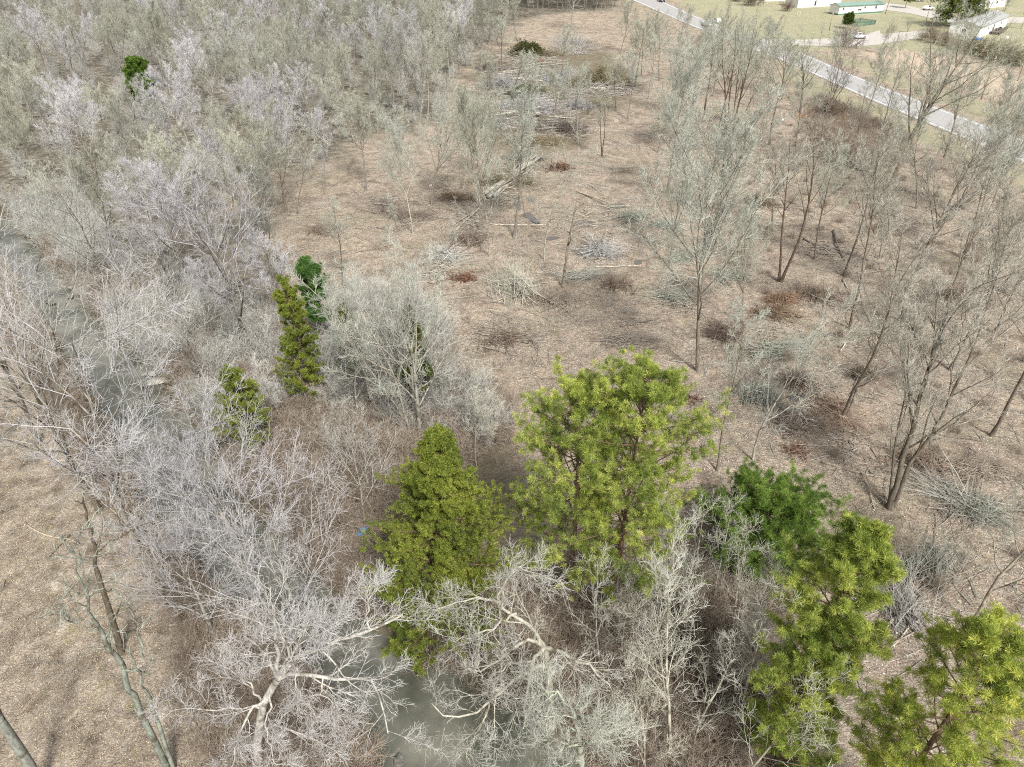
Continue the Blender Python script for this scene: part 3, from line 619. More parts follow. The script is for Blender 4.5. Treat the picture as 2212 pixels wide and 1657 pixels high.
hero('bare_tree', 'wide crooked bare tree over the green pool below the broad cedar', [
 ([(1192,1575,0),(1190,1520,2.5),(1184,1455,5.6),(1178,1397,8.2)], 0.27, 0.19),
 ([(1178,1397,8.2),(1212,1414,8.6),(1266,1437,9.0),(1290,1458,9.0),(1317,1479,9.2)], 0.13, 0.04),
 ([(1178,1397,8.2),(1152,1428,8.4),(1144,1471,8.2),(1132,1530,7.6),(1130,1575,7.0)], 0.12, 0.035),
 ([(1152,1428,8.4),(1120,1428,8.8),(1098,1430,9.0),(1079,1451,9.0),(1045,1471,9.0)], 0.08, 0.02),
 ([(1178,1397,8.2),(1147,1378,9.4),(1099,1409,9.4),(1060,1436,9.2),(1034,1446,9.0),(1008,1443,9.0)], 0.13, 0.035),
 ([(1178,1397,8.2),(1148,1355,10.0),(1115,1325,10.8),(1080,1303,11.5),(1083,1262,12.6),(1127,1222,13.6)], 0.14, 0.035),
 ([(1080,1303,11.5),(1030,1290,12.0),(990,1305,12.0),(935,1318,12.0)], 0.07, 0.015),
 ([(1085,1262,12.6),(1127,1222,13.6),(1160,1240,13.6),(1180,1260,13.4)], 0.05, 0.015),
 ([(1184,1440,6.3),(1150,1450,6.9),(1113,1468,7.3),(1056,1516,7.5),(1011,1558,7.4),(960,1550,7.8),(932,1519,8.4)], 0.13, 0.03),
 ([(1056,1516,7.5),(1042,1560,7.0),(1020,1600,6.6),(1008,1640,6.2)], 0.06, 0.015),
 ([(1144,1471,8.2),(1160,1510,7.8),(1172,1545,7.4)], 0.05, 0.015),
 ([(1115,1325,10.8),(1070,1350,11.0),(1030,1370,11.0),(985,1385,11.0)], 0.08, 0.02),
], 6, PB, WT, col=(1.05, 1.06, 1.0), tcol=(1.05, 1.05, 0.96), n1=7, n2=5, n3=5, n4=3, l1=0.46, tw=0.006)
hero('bare_tree', 'lichen grey bare tree with fanned limbs at the bottom, right of the green pool', [
 ([(1262,1720,0),(1258,1680,2.5),(1255,1640,5.0),(1252,1607,7.0)], 0.22, 0.17),
 ([(1252,1607,7.0),(1250,1580,8.0),(1247,1558,8.8),(1236,1530,9.6),(1215,1505,10.2),(1203,1491,10.6)], 0.14, 0.05),
 ([(1203,1491,10.6),(1190,1507,10.4),(1170,1480,10.8)], 0.06, 0.02),
 ([(1252,1607,7.0),(1275,1606,7.4),(1306,1602,7.8),(1353,1590,8.4)], 0.11, 0.03),
 ([(1247,1560,8.8),(1275,1570,9.0),(1300,1580,9.1),(1330,1588,9.2)], 0.07, 0.02),
 ([(1252,1607,7.0),(1225,1612,7.4),(1200,1595,8.0),(1175,1580,8.6)], 0.07, 0.02),
 ([(1255,1640,5.0),(1240,1640,5.8),(1222,1650,6.0),(1200,1665,6.2)], 0.07, 0.02),
 ([(1247,1558,8.8),(1262,1545,9.4),(1290,1545,9.8),(1320,1560,9.8)], 0.05, 0.02),
], 7, M['lichen_bark'], WT, col=(1.0, 1.05, 0.95), tcol=(1.3, 1.35, 1.2), n1=7, n2=5, n3=5, n4=3, l1=0.55, tw=0.006)
hero('dead_tree', 'lichened dead tree with broken pale limbs standing in the leaf litter', [
 ([(365,1668,0),(352,1640,1.6),(330,1592,3.6),(306,1545,5.4),(290,1500,7.0)], 0.21, 0.16),
 ([(290,1500,7.0),(272,1460,8.4),(255,1430,9.4),(235,1395,10.6),(222,1369,11.4)], 0.16, 0.11),
 ([(222,1369,11.4),(205,1335,12.6),(190,1300,13.6),(177,1266,14.6),(170,1225,15.6),(157,1190,16.6)], 0.10, 0.03),
 ([(222,1369,11.4),(190,1345,12.0),(150,1338,12.4),(125,1320,12.8),(88,1322,13.0)], 0.045, 0.012),
 ([(225,1378,11.2),(195,1365,11.6),(160,1345,12.2),(132,1325,12.8)], 0.04, 0.012),
 ([(228,1375,11.2),(242,1345,12.0),(255,1308,13.2)], 0.055, 0.02),
 ([(190,1290,13.8),(215,1280,14.2),(240,1270,14.6)], 0.04, 0.012),
 ([(185,1280,14.2),(200,1230,15.4),(212,1180,16.8),(222,1120,18.2)], 0.04, 0.01),
 ([(170,1225,15.6),(165,1180,16.8),(172,1130,18.0)], 0.035, 0.01),
 ([(185,1285,14.0),(160,1290,14.0),(150,1300,14.0)], 0.03, 0.01),
], 8, M['lichen_bark'], M['lichen_bark'], col=(1.0, 1.05, 1.0), tcol=(0.75, 0.78, 0.74), n1=3, n2=2, n3=2, n4=0, l1=0.3, tw=0.014)
hero('dead_tree', 'second slimmer lichened dead stem just right of the broken limbed one', [
 ([(378,1668,0),(360,1620,2.0),(345,1570,4.0),(333,1540,5.2)], 0.14, 0.11),
 ([(333,1540,5.2),(318,1500,6.8),(302,1460,8.2),(288,1429,9.4),(280,1395,10.6)], 0.10, 0.04),
 ([(302,1460,8.2),(315,1440,8.8),(330,1420,9.4)], 0.03, 0.012),
 ([(310,1420,9.0),(305,1380,10.2),(290,1345,11.4),(278,1312,12.6)], 0.07, 0.03),
], 9, M['lichen_bark'], M['lichen_bark'], col=(1.1, 1.15, 1.1), tcol=(0.9, 0.95, 0.9), n1=2, n2=2, n3=1, n4=0, l1=0.22, tw=0.014)
hero('dead_tree', 'tall dark snag with a mossy foot and one long bent side limb', [
 ([(262,1412,0),(252,1370,1.8),(237,1320,3.8),(222,1275,5.6),(210,1235,7.0)], 0.24, 0.15),
 ([(210,1235,7.0),(206,1195,8.4),(200,1160,9.6),(188,1120,10.8),(184,1090,11.8),(181,1066,12.6)], 0.13, 0.05),
 ([(207,1195,8.2),(235,1170,9.2),(275,1155,9.8),(310,1130,10.6),(350,1120,10.8),(400,1125,10.8)], 0.07, 0.015),
 ([(205,1180,8.8),(218,1150,9.8),(225,1115,10.8)], 0.03, 0.01),
], 10, M['bark'], M['lichen_bark'], col=(1.2, 1.25, 1.2), tcol=(0.55, 0.5, 0.42), n1=2, n2=2, n3=2, n4=0, l1=0.25, tw=0.013)
hero('bare_tree', 'thick rough grey trunk cutting the bottom left corner', [
 ([(90,1700,0),(60,1645,2.4),(30,1600,4.4),(0,1555,6.4)], 0.30, 0.24),
 ([(0,1555,6.4),(-40,1500,8.8),(-90,1440,11.0)], 0.22, 0.12),
 ([(0,1555,6.4),(-50,1540,8.0),(-110,1530,9.6)], 0.10, 0.04),
], 12, M['lichen_bark'], WT, tcol=(0.9, 0.9, 0.9), n1=4, n2=4, n3=3, n4=0)
hero('bare_tree', 'white limbed tree reaching in from the left picture edge over the creek', [
 ([(-60,1010,0),(-45,900,4.0),(-20,800,7.5),(0,700,11.0)], 0.25, 0.18),
 ([(0,700,11.0),(5,650,12.6),(15,610,14.0),(40,580,15.0),(70,560,15.6)], 0.12, 0.03),
 ([(8,640,13.0),(40,625,13.5),(62,610,14.0),(85,605,14.2)], 0.06, 0.015),
 ([(0,700,11.0),(-10,600,14.0),(-5,520,16.5),(10,440,18.5)], 0.12, 0.03),
 ([(0,690,11.3),(30,705,11.5),(60,720,11.6)], 0.06, 0.015),
], 13, PB, WT, col=WHT, tcol=(1.1, 1.1, 1.1), n1=6, n2=4, n3=4, n4=2, l1=0.45, tw=0.008)
hero('bare_tree', 'three stemmed tall tree with one blackened trunk at the lower right of the clearing', [
 ([(1919,1104,0),(1926,1080,1.0)], 0.34, 0.30),
 ([(1916,1102,0),(1945,1020,3.2),(1972,930,6.6),(2008,800,10.8),(2040,690,14.0),(2078,560,17.4),(2095,500,19.0)], 0.26, 0.04),
 ([(1928,1100,0),(1962,1010,3.6),(2010,940,6.4),(2050,870,9.0),(2092,770,12.0),(2138,650,15.4),(2160,580,17.5)], 0.20, 0.035),
 ([(1920,1098,0),(1926,1030,2.8),(1935,960,5.4),(1950,880,8.0),(1965,800,10.8),(1975,720,13.6)], 0.13, 0.02),
 ([(1972,930,6.6),(1962,860,9.0),(1955,800,11.0),(1940,720,13.6)], 0.07, 0.02),
 ([(1985,880,8.2),(2010,790,11.2),(2020,700,13.8),(2025,620,16.0)], 0.07, 0.02),
 ([(2008,800,10.8),(1985,740,12.8),(1960,690,14.4),(1945,640,15.6)], 0.06, 0.015),
 ([(2050,870,9.0),(2060,800,11.4),(2075,720,13.8),(2080,660,15.6)], 0.06, 0.015),
], 14, M['bark'], TW, col=PNK, tcol=(0.62, 0.58, 0.52), n1=9, n2=7, n3=6, n4=5, l1=0.32, tw=0.0105, trop=0.13, a1=(0.35, 0.8))

# ------------------------------------------------------------------ the wood: single trees, then the far mass
def sample(poly, n_try, rmin, rng, bounds=None, dens=None, exist=None, rfun=None):
    lo = poly.min(0); hi = poly.max(0)
    if bounds: lo = np.maximum(lo, bounds[0]); hi = np.minimum(hi, bounds[1])
    pts = [] if exist is None else list(exist); n0 = len(pts); cell = {}
    cs = rmin
    for p in pts: cell.setdefault((int(p[0]//cs), int(p[1]//cs)), []).append(p)
    cand = rng.uniform(lo, hi, (n_try, 2)); ok = inside(poly, cand[:, 0], cand[:, 1])
    for p in cand[ok]:
        if dens is not None and rng.random() > dens(p[0], p[1]): continue
        i, j = int(p[0]//cs), int(p[1]//cs); r = rmin if rfun is None else rfun(p)
        if any((q[0]-p[0])**2+(q[1]-p[1])**2 < r*r for a in (i-1, i, i+1) for b in (j-1, j, j+1) for q in cell.get((a, b), ())): continue
        pts.append(p); cell.setdefault((i, j), []).append(p)
    return np.array(pts[n0:])
rngF = np.random.default_rng(21)
fw = poly_world(FOREST)
def in_view(p, top=14):
    x, y = p[0], p[1]; zc = y*ct+(HC-5)*st
    return zc > 0 and abs(x/zc*F) < 1106+120
gap2 = poly_world([(-40,85),(100,75),(125,130),(60,165),(-40,165)])
gap = poly_world([(150,205),(290,190),(380,215),(405,330),(405,415),(235,415),(245,300),(170,290)])
pts = sample(fw, 40000, 7.1, rngF, ([-330, 30], [110, 620]), None)
pts = np.array([p for p in pts if in_view(p) and not inside(gap, p[0:1], p[1:2])[0] and not inside(gap2, p[0:1], p[1:2])[0] and float(sdist(creek, p[0:1], p[1:2])[0]) > 2.6])
dist = np.hypot(pts[:, 0], pts[:, 1]); pts = pts[np.argsort(dist)]
NI = 185
def region_name(p):
    x, y = p; zc = y*ct+HC*st; X = 1106+F*x/zc; Y = 828.5-F*(y*st-HC*ct)/zc
    if Y > 560: return 'on the bank behind the dark double trunk tree',
    if Y > 430: return ('by the upper creek bend at the left edge',) if X < 260 else ('between the creek bend and the cleared ground',)
    if Y > 300: return ('below the lone green pine near the left edge',) if X < 330 else (('in front of the lilac crowned edge tree',) if X < 560 else ('at the wood edge beside the clearing',))
    if Y > 190: return ('left of the lone green pine',) if X < 330 else (('right of the lone green pine',) if X < 640 else ('just left of the log heaps',))
    return ('behind the lone green pine to the upper left',) if X < 480 else (('far back in the middle of the wood',) if X < 820 else ('far back beside the end of the clearing',))
for k, p in enumerate(pts[:NI]):
    n = wnoise(p[0], p[1], 0.07, 4)+random.uniform(-0.22, 0.22)
    lav = n > 0.62
    kind = ('wood%d' % random.randrange(7)) if random.random() < 0.86 else ('clump%d' % random.randrange(3))
    if lav: v = random.uniform(1.0, 1.3); c = (v*.99, v*.98, v*1.09)
    else: v = random.uniform(.58, 1.15); c = (v*.98, v, v*random.uniform(.84, .94))
    H = random.uniform(9, 16)
    reg = region_name(p); word = 'lilac grey' if lav else ('olive grey' if v > .86 else 'dark olive'); size = 'tall' if H > 12.2 else 'low'
    clump = kind.startswith('clump')
    place_tree(kind, (p[0], p[1], float(gz(p[0], p[1]))-0.1), H*(0.75 if clump else 1), '%s leafless %s %s %s' % (size, word, 'multi stemmed tree' if clump else 'tree', reg[0]),
               '%s %s %s %s' % (size, word, 'clumps' if clump else 'trees', reg[0]), None, c, (random.uniform(.7, 1.3),)*3, 'bare_tree')

def instancer(name, pts, rz, sc, sources, label, col=None, m=None, **kw):
    """one object whose points carry copies of the source meshes (geometry nodes)"""
    me = bpy.data.meshes.new(name); me.vertices.add(len(pts)); me.vertices.foreach_set('co', np.asarray(pts, np.float32).ravel())
    for n, v, tp in (('rz', rz, 'FLOAT'), ('sc', sc, 'FLOAT'), ('pick', np.arange(len(pts)) % len(sources), 'INT')):
        a = me.attributes.new(n, tp, 'POINT'); a.data.foreach_set('value', np.asarray(v, np.float32 if tp == 'FLOAT' else np.int32))
    o = ob(name, me, label=label, kind='stuff', **kw)
    g = bpy.data.node_groups.new(name, 'GeometryNodeTree'); g.interface.new_socket('Geometry', in_out='INPUT', socket_type='NodeSocketGeometry'); g.interface.new_socket('Geometry', in_out='OUTPUT', socket_type='NodeSocketGeometry')
    N = g.nodes; Lk = g.links; gi = N.new('NodeGroupInput'); go = N.new('NodeGroupOutput'); j = N.new('GeometryNodeJoinGeometry')
    for s in reversed(sources):      # links join in reverse order
        so_ = bpy.data.objects.new('source', s); so_.color = (*(col or (1, 1, 1)), 1)
        q = N.new('GeometryNodeObjectInfo'); q.inputs['Object'].default_value = so_; q.inputs['As Instance'].default_value = True
        Lk.new(q.outputs['Geometry'], j.inputs[0])
    ip = N.new('GeometryNodeInstanceOnPoints'); ip.inputs['Pick Instance'].default_value = True
    def na(n, tp):
        a = N.new('GeometryNodeInputNamedAttribute'); a.data_type = tp; a.inputs['Name'].default_value = n; return a.outputs['Attribute']
    cx = N.new('ShaderNodeCombineXYZ'); Lk.new(na('rz', 'FLOAT'), cx.inputs[2])
    Lk.new(gi.outputs[0], ip.inputs['Points']); Lk.new(j.outputs[0], ip.inputs['Instance']); Lk.new(na('pick', 'INT'), ip.inputs['Instance Index'])
    Lk.new(cx.outputs[0], ip.inputs['Rotation']); Lk.new(na('sc', 'FLOAT'), ip.inputs['Scale']); Lk.new(ip.outputs[0], go.inputs[0])
    md = o.modifiers.new('scatter', 'NODES'); md.node_group = g; return o
def joined(key):
    a, b, h = TREES[key]
    va = np.empty(len(a.vertices)*3, np.float32); a.vertices.foreach_get('co', va); vb = np.empty(len(b.vertices)*3, np.float32); b.vertices.foreach_get('co', vb)
    fa = np.empty(len(a.loops), np.int32); a.loops.foreach_get('vertex_index', fa); fb = np.empty(len(b.loops), np.int32); b.loops.foreach_get('vertex_index', fb)
    fa = fa.reshape(-1, 4); fb = fb.reshape(-1, 4)+len(a.vertices)
    me = mesh_from('joined_'+key, np.concatenate([va, vb]).reshape(-1, 3), np.vstack([fa, fb]), [a.materials[0], b.materials[0]])
    mi = np.zeros(len(fa)+len(fb), np.int32); mi[len(fa):] = 1; me.polygons.foreach_set('material_index', mi); return me
far = pts[NI:]
JW = [joined('wood%d' % i) for i in range(5)]
if len(far):
    fp = np.array([[p[0], p[1], -0.1] for p in far]); h = rngF.random(len(far))
    for s_, (sel, cc, nm, lb) in enumerate(((h < 0.5, (0.72, 0.74, 0.66), 'far_woods', 'far mass of leafless olive grey woods at the upper left'), (h >= 0.5, (0.92, 0.91, 1.0), 'far_woods', 'far mass of leafless lilac grey woods at the upper left'))):
        q = fp[sel]; instancer(nm, q, rngF.uniform(0, 6.28, len(q)), rngF.uniform(0.6, 1.05, len(q)), JW, lb, cc)
# dark tree line across the far end of the clearing
tl = poly_world([(1100,8),(1180,26),(1325,20),(1350,-20),(1300,-60),(1050,-60)])
tp = sample(tl, 3000, 4.0, rngF)
instancer('tree_line', np.c_[tp, np.zeros(len(tp))-.1], rngF.uniform(0, 6.28, len(tp)), rngF.uniform(0.8, 1.1, len(tp)), JW, 'dark leafless tree line closing the far end of the clearing', (0.62, 0.58, 0.62))
# ------------------------------------------------------------------ evergreens
def tufts(rng, O, A, n, length, width, spread, tint, tj=0.15, up=0.0):
    """n needles per point around axis A"""
    N = len(O); A = nrm(A)
    D = nrm(A[:, None, :]*(1-spread)+rng.normal(0, 0.55, (N, n, 3))*spread*1.6+np.array([0, 0, up])); L = length*rng.uniform(0.7, 1.15, (N, n, 1))
    s = nrm(np.cross(D, rng.normal(0, 1, (N, n, 3))))*width*0.5
    o = O[:, None, :]+rng.normal(0, length*0.12, (N, n, 3)); mid = o+D*L*0.55
    V = np.stack([o, mid+s, o+D*L, mid-s], 2).reshape(-1, 3); Fq = np.arange(len(V)).reshape(-1, 4)
    t = np.clip(tint[:, None]+rng.normal(0, tj, (N, n)), 0, 1); return V, Fq, np.repeat(t.ravel(), 4)
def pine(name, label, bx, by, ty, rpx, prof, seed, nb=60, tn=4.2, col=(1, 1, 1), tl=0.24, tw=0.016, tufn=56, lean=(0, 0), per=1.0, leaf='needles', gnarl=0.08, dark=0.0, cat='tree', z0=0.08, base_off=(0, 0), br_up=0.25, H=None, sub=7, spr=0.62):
    rng = np.random.default_rng(seed); P = G(bx, by, -0.05); P[:2] += base_off
    H = height_to(P, ty) if H is None else H
    dep = P[1]*ct+(HC-H*0.5)*st; R = rpx*dep/F
    tr = MB(); cr = MB()
    tx = np.linspace(0, 1, 12)[:, None]; ax = np.array([lean[0], lean[1], 1.0])
    T0 = tx*ax*H+np.c_[np.sin(tx*5+seed)*0.12, np.cos(tx*4+seed)*0.12, np.zeros(12)]*np.minimum(tx*4, 1); T0[0, 2] = -0.3
    tr.tube(T0[None], np.linspace(0.03*math.sqrt(H)*1.6, 0.02, 12)[None], 8)
    hs_ = np.sort(z0+(0.985-z0)*(rng.random(nb)**0.85)); px, py = zip(*prof); rr = np.interp(hs_, px, py)*R*rng.uniform(0.66, 1.12, nb)
    i = np.clip((hs_*11).astype(int), 0, 10); f = hs_*11-i; O = T0[i]*(1-f[:, None])+T0[i+1]*f[:, None]
    az = np.arange(nb)*2.399+rng.normal(0, .35, nb); rr = rr*(1+0.22*np.sin(az*2+hs_*9+seed)+0.10*np.sin(az*5-hs_*14)); up = br_up*(0.35+1.6*hs_**2)+rng.normal(0, .1, nb)
    D = np.stack([np.cos(az), np.sin(az), up], 1)
    P1, R1 = shoots(rng, O, D, np.maximum(rr, 0.3), np.full(nb, 0.022)+0.018*rr/max(R, .1), np.full(nb, 0.012), 6, gnarl, 0.07)
    tr.tube(P1, R1, 5)
    P2, R2 = spawn(rng, P1, R1, sub, 0.25, 1.0, (0.35, 0.95), 0.42, 5, 0.12, 0.10, 0.6, 0.011, 0.5, 0.45, 0.35)
    tr.tube(P2, R2, 3)
    # tufts along the outer parts of the twigs
    pts_, dirs = [], []
    for PP, lo in ((P2, 0.25), (P1, 0.5)):
        N, K, _ = PP.shape; m_ = max(1, int(round(tn*per))) if PP is P2 else 4
        t = rng.uniform(lo, 1, (N, m_)); t[:, 0] = 1.0
        x = np.clip(t*(K-1), 0, K-1-1e-6); ii = x.astype(int); ff = (x-ii)[..., None]; r = np.arange(N)[:, None]
        o = PP[r, ii]*(1-ff)+PP[r, ii+1]*ff; d = PP[r, ii+1]-PP[r, ii]
        side = rng.normal(0, 1, o.shape)*tl*0.55*(t[..., None] < 1.0)
        pts_.append((o+side*.6).reshape(-1, 3)); dirs.append((nrm(d)+nrm(side+1e-6)*0.5+np.array([0, 0, 0.55])).reshape(-1, 3))
    pts_ = np.vstack(pts_); dirs = np.vstack(dirs)
    # tint: whole boughs differ a little, each shoot differs more
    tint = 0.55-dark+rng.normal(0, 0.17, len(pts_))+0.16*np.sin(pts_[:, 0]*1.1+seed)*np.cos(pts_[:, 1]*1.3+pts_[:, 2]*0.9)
    V, Fq, t = tufts(rng, pts_, dirs, tufn, tl, tw, spr, tint, 0.12)
    cr.add(V, Fq, t)
    o = thing(name, label, cat, tuple(P)); a = ob('trunk', tr.mesh('trunk_'+label[:10], M['pine_bark'], True), o); b = ob('crown', cr.mesh('crown_'+label[:10], M[leaf], False, True), o)
    b.color = (*col, 1); a.color = (1, 1, 1, 1); return o
LOB = [(0.05, 0.55), (0.15, 0.85), (0.35, 1.0), (0.6, 0.95), (0.8, 0.72), (0.93, 0.42), (1.0, 0.12)]
CON = [(0.0, 0.85), (0.15, 1.0), (0.35, 0.92), (0.6, 0.62), (0.8, 0.36), (1.0, 0.06)]
pine('pine_tree', 'tall yellow green pine at the centre right, left one of the joined pair', 1226, 1310, 832, 150, [(0.1, 0.75), (0.3, 1.0), (0.55, 1.0), (0.78, 0.8), (0.92, 0.5), (1, .15)], 31, nb=100, tn=3, z0=0.22)
pine('pine_tree', 'tallest bright pine at the centre right, right one of the joined pair', 1306, 1345, 806, 152, [(0.1, 0.6), (0.3, 0.9), (0.55, 1.0), (0.75, 0.95), (0.9, 0.68), (1, .2)], 32, nb=130, tn=3, z0=0.20, lean=(0.045, 0))
pine('pine_tree', 'dark green round topped pine on the open ground at the right', 1628, 1225, 1010, 150, [(0.0, 0.75), (0.3, 1.0), (0.6, 0.92), (0.8, 0.68), (1, .25)], 33, nb=110, tn=5, z0=0.12, col=(0.50, 0.64, 0.55), tl=0.25, H=6.3)
pine('pine_tree', 'narrow tall yellow green pine at the lower right', 1672, 1665, 1165, 112, [(0.05, 0.85), (0.3, 1.0), (0.6, 0.9), (0.8, 0.85), (0.92, 0.6), (1, .2)], 34, nb=140, tn=4, z0=0.10, col=(0.98, 0.98, 0.95))
pine('pine_tree', 'yellowish pine in the bottom right corner with an open grey centre', 1876, 1830, 1372, 145, [(0.1, 0.8), (0.4, 1.0), (0.7, 0.95), (0.88, 0.7), (1, .25)], 35, nb=100, tn=3, z0=0.2, col=(1.12, 1.08, 1.0))
pine('pine_tree', 'small dark green pine alone in the grey wood at the upper left', 328, 268, 127, 34, [(0.3, 0.5), (0.5, 1.0), (0.75, 0.85), (1, .25)], 36, nb=90, tn=6, z0=0.3, col=(0.42, 0.58, 0.44), tl=0.32, tw=0.04)
pine('pine_tree', 'slim blue green pine top behind the green cedar column', 700, 772, 561, 38, [(0.3, 0.5), (0.6, 1.0), (0.85, 0.6), (1, .1)], 37, nb=60, tn=4, z0=0.4, col=(0.36, 0.58, 0.62))
cedarkw = dict(leaf='cedar', tl=0.15, tw=0.020, tufn=28, sub=10, br_up=0.35, spr=0.8)
cedarkw['spr'] = 0.8
pine('cedar_tree', 'broad green cedar left of the tall pines', 968, 1345, 938, 172, [(0, .85), (0.15, 1.0), (0.35, .92), (0.6, .62), (0.8, .36), (1, .05)], 41, nb=230, tn=8, z0=0.04, **cedarkw)
pine('cedar_tree', 'narrow yellow green cedar column at the wood edge', 668, 882, 600, 46, [(0.0, 0.8), (0.2, 1.0), (0.6, 0.85), (0.85, 0.6), (1, .15)], 42, nb=95, tn=6, z0=0.04, **cedarkw)
pine('cedar_tree', 'small bushy cedar by the creek bank left of the cedar column', 548, 985, 800, 58, [(0.0, 0.7), (0.4, 1.0), (0.8, 0.6), (1, .15)], 43, nb=70, tn=6, z0=0.1, **cedarkw)
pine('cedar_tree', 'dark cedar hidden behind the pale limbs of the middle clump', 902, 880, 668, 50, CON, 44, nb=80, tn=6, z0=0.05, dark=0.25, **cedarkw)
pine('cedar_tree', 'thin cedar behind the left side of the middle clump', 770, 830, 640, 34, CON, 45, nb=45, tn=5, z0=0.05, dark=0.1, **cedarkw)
pine('cedar_tree', 'low young cedar drooping over the bank under the broad cedar', 900, 1440, 1300, 60, CON, 46, nb=45, tn=6, z0=0.1, dark=0.1, **cedarkw)
pine('cedar_tree', 'large dark evergreen beside the white house at the top right', 2062, 58, -25, 55, [(0.1, 0.8), (0.3, 1.0), (0.6, 0.85), (0.85, 0.5), (1, .15)], 47, nb=110, tn=6, z0=0.12, dark=0.3, leaf='cedar', tl=0.5, tw=0.12, tufn=12, sub=8)
pine('cedar_tree', 'small dark round tree in front of the green roofed trailer', 1829, 62, 30, 13, [(0.2, 0.8), (0.5, 1.0), (0.8, 0.7), (1, .2)], 48, nb=40, tn=5, z0=0.25, dark=0.3, col=(0.7, 0.75, 0.9), leaf='cedar', tl=0.4, tw=0.10, tufn=10, sub=6)
pine('cedar_tree', 'sliver of evergreen at the top beside the green roofed trailer', 1955, 18, -30, 14, [(0.2, 0.8), (0.5, 1.0), (0.8, 0.7), (1, .2)], 49, nb=40, tn=5, z0=0.3, dark=0.2, leaf='cedar', tl=0.4, tw=0.10, tufn=10, sub=6)

# ------------------------------------------------------------------ scrub, thickets, briars
def bush_mesh(key, seed, H, n, n2, n3, spread, m, tw=0.006, arch=-0.05, rb=0.5, w=0.16):
    rng = np.random.default_rng(seed); mb = MB()
    O = np.c_[rng.normal(0, rb*0.5, (n, 2)), np.full(n, -0.05)]
    D = np.c_[rng.normal(0, spread, (n, 2)), np.ones(n)]
    P, R = shoots(rng, O, D, H*rng.uniform(.6, 1.2, n), np.full(n, 0.016)*H**0.5, np.full(n, 0.006), 7, w, arch)
    mb.tube(P, R, 3)
    P2, R2 = spawn(rng, P, R, n2, 0.15, 1, (0.3, 1.2), 0.5, 5, w, 0.05, 0.7, tw, 0.6, 0.4, 0.25); mb.tube(P2, R2, 3)
    if n3:
        P3, R3 = spawn(rng, P2, R2, n3, 0.1, 1, (0.3, 1.2), 0.5, 4, w, 0.05, 0.8, tw*.85, 0.7, 0.3, 0.2); mb.tube(P3, R3, 3)
    return mb.mesh(key, m)
SC = [bush_mesh('scrub', 400+i, 2.2, 26, 7, 4, 0.45, M['scrub'], 0.0065) for i in range(3)]
BR = [bush_mesh('briar', 410+i, 1.6, 34, 6, 3, 0.7, M['scrub'], 0.006, -0.12, 0.9, 0.25) for i in range(3)]
UN = [bush_mesh('understory', 420+i, 3.2, 14, 8, 6, 0.35, M['twig'], 0.009, 0.02) for i in range(3)]
rngS = np.random.default_rng(51)
def scatter(nm, polypts, r, sources, label, col, smin=0.7, smax=1.3, n=30000, wet=False, world=None, bounds=None, dens=None):
    pw = poly_world(polypts) if world is None else world
    q = sample(pw, n, r, rngS, bounds, dens); d = sdist(creek, q[:, 0], q[:, 1]); q = q[d > (0.9 if not wet else -9)]
    return instancer(nm, np.c_[q, gz(q[:, 0], q[:, 1])-0.05], rngS.uniform(0, 6.28, len(q)), rngS.uniform(smin, smax, len(q)), sources, label, col)
scatter('briar_thicket', [(905,1425),(960,1440),(1080,1490),(1230,1555),(1300,1670),(1330,1800),(1720,1800),(1720,1500),(1690,1250),(1560,1180),(1440,1200),(1300,1270),(1100,1260),(960,1340)], 0.75, BR+SC[:2], 'brown briar thicket filling the bank below the tall pines', (0.95, 0.84, 0.74))
scatter('briar_thicket', [(660,1190),(560,1070),(500,1000),(560,960),(640,900),(700,880),(960,960),(1010,1000),(860,1130),(840,1260),(850,1330),(770,1280)], 0.8, BR+SC, 'reddish brown briar thicket between creek and broad cedar', (0.86, 0.70, 0.62))
scatter('bank_scrub', [(430,960),(380,890),(330,800),(240,700),(150,610),(60,520),(40,440),(160,440),(300,600),(480,700),(620,720),(700,880),(560,960)], 1.25, SC+UN, 'tangled grey scrub along the far creek bank', (0.85, 0.85, 0.74))
scatter('bank_scrub', [(-40,500),(40,660),(120,760),(175,880),(215,980),(270,1070),(330,1150),(400,1230),(480,1320),(590,1420),(700,1520),(790,1620),(840,1720),(700,1700),(620,1600),(470,1500),(430,1380),(370,1280),(300,1150),(230,1060),(160,950),(90,830),(0,700),(-80,560)], 0.8, SC+BR[:1], 'dark olive scrub along the near creek bank', (0.62, 0.62, 0.50), 0.6, 1.1)
scatter('bank_scrub', [(400,1260),(520,1360),(660,1500),(800,1640),(840,1760),(600,1760),(430,1600),(400,1450)], 1.3, SC, 'sparse grey scrub below the great white sycamore', (0.9, 0.9, 0.82), 0.5, 1.0)
scatter('understory', [(700,880),(960,960),(1010,1000),(1090,930),(990,820),(960,700),(760,640),(680,740)], 0.9, SC+UN, 'grey brown undergrowth round the middle clump', (0.82, 0.80, 0.70), 0.6, 1.2)
scatter('understory', [(960,1000),(1110,960),(1110,860),(1000,820)], 1.0, SC, 'low red brown undergrowth behind the broad cedar', (0.80, 0.68, 0.60), 0.5, 1.0)
scatter('understory', None, 5.0, UN, 'grey undergrowth beneath the trees of the wood', (0.50, 0.48, 0.44), 0.6, 1.2, 26000, world=fw, bounds=([-190, 30], [35, 270]))  # tint kept dark so the colour carries shade inside the wood
scatter('dry_brush', [(1760,215),(1850,250),(1960,300),(1950,350),(1880,375),(1800,350),(1745,290)], 1.2, SC, 'dry grey brown brush along the verge near the orange grass', (1.0, 0.86, 0.72), 0.6, 1.1)
scatter('dry_brush', [(1700,260),(2212,500),(2300,1200),(1900,1300),(1750,1000),(1560,700),(1560,420)], 3.6, SC+BR, 'thin regrowth of twigs over the right of the clearing', (1.0, 0.88, 0.80), 0.3, 0.7)
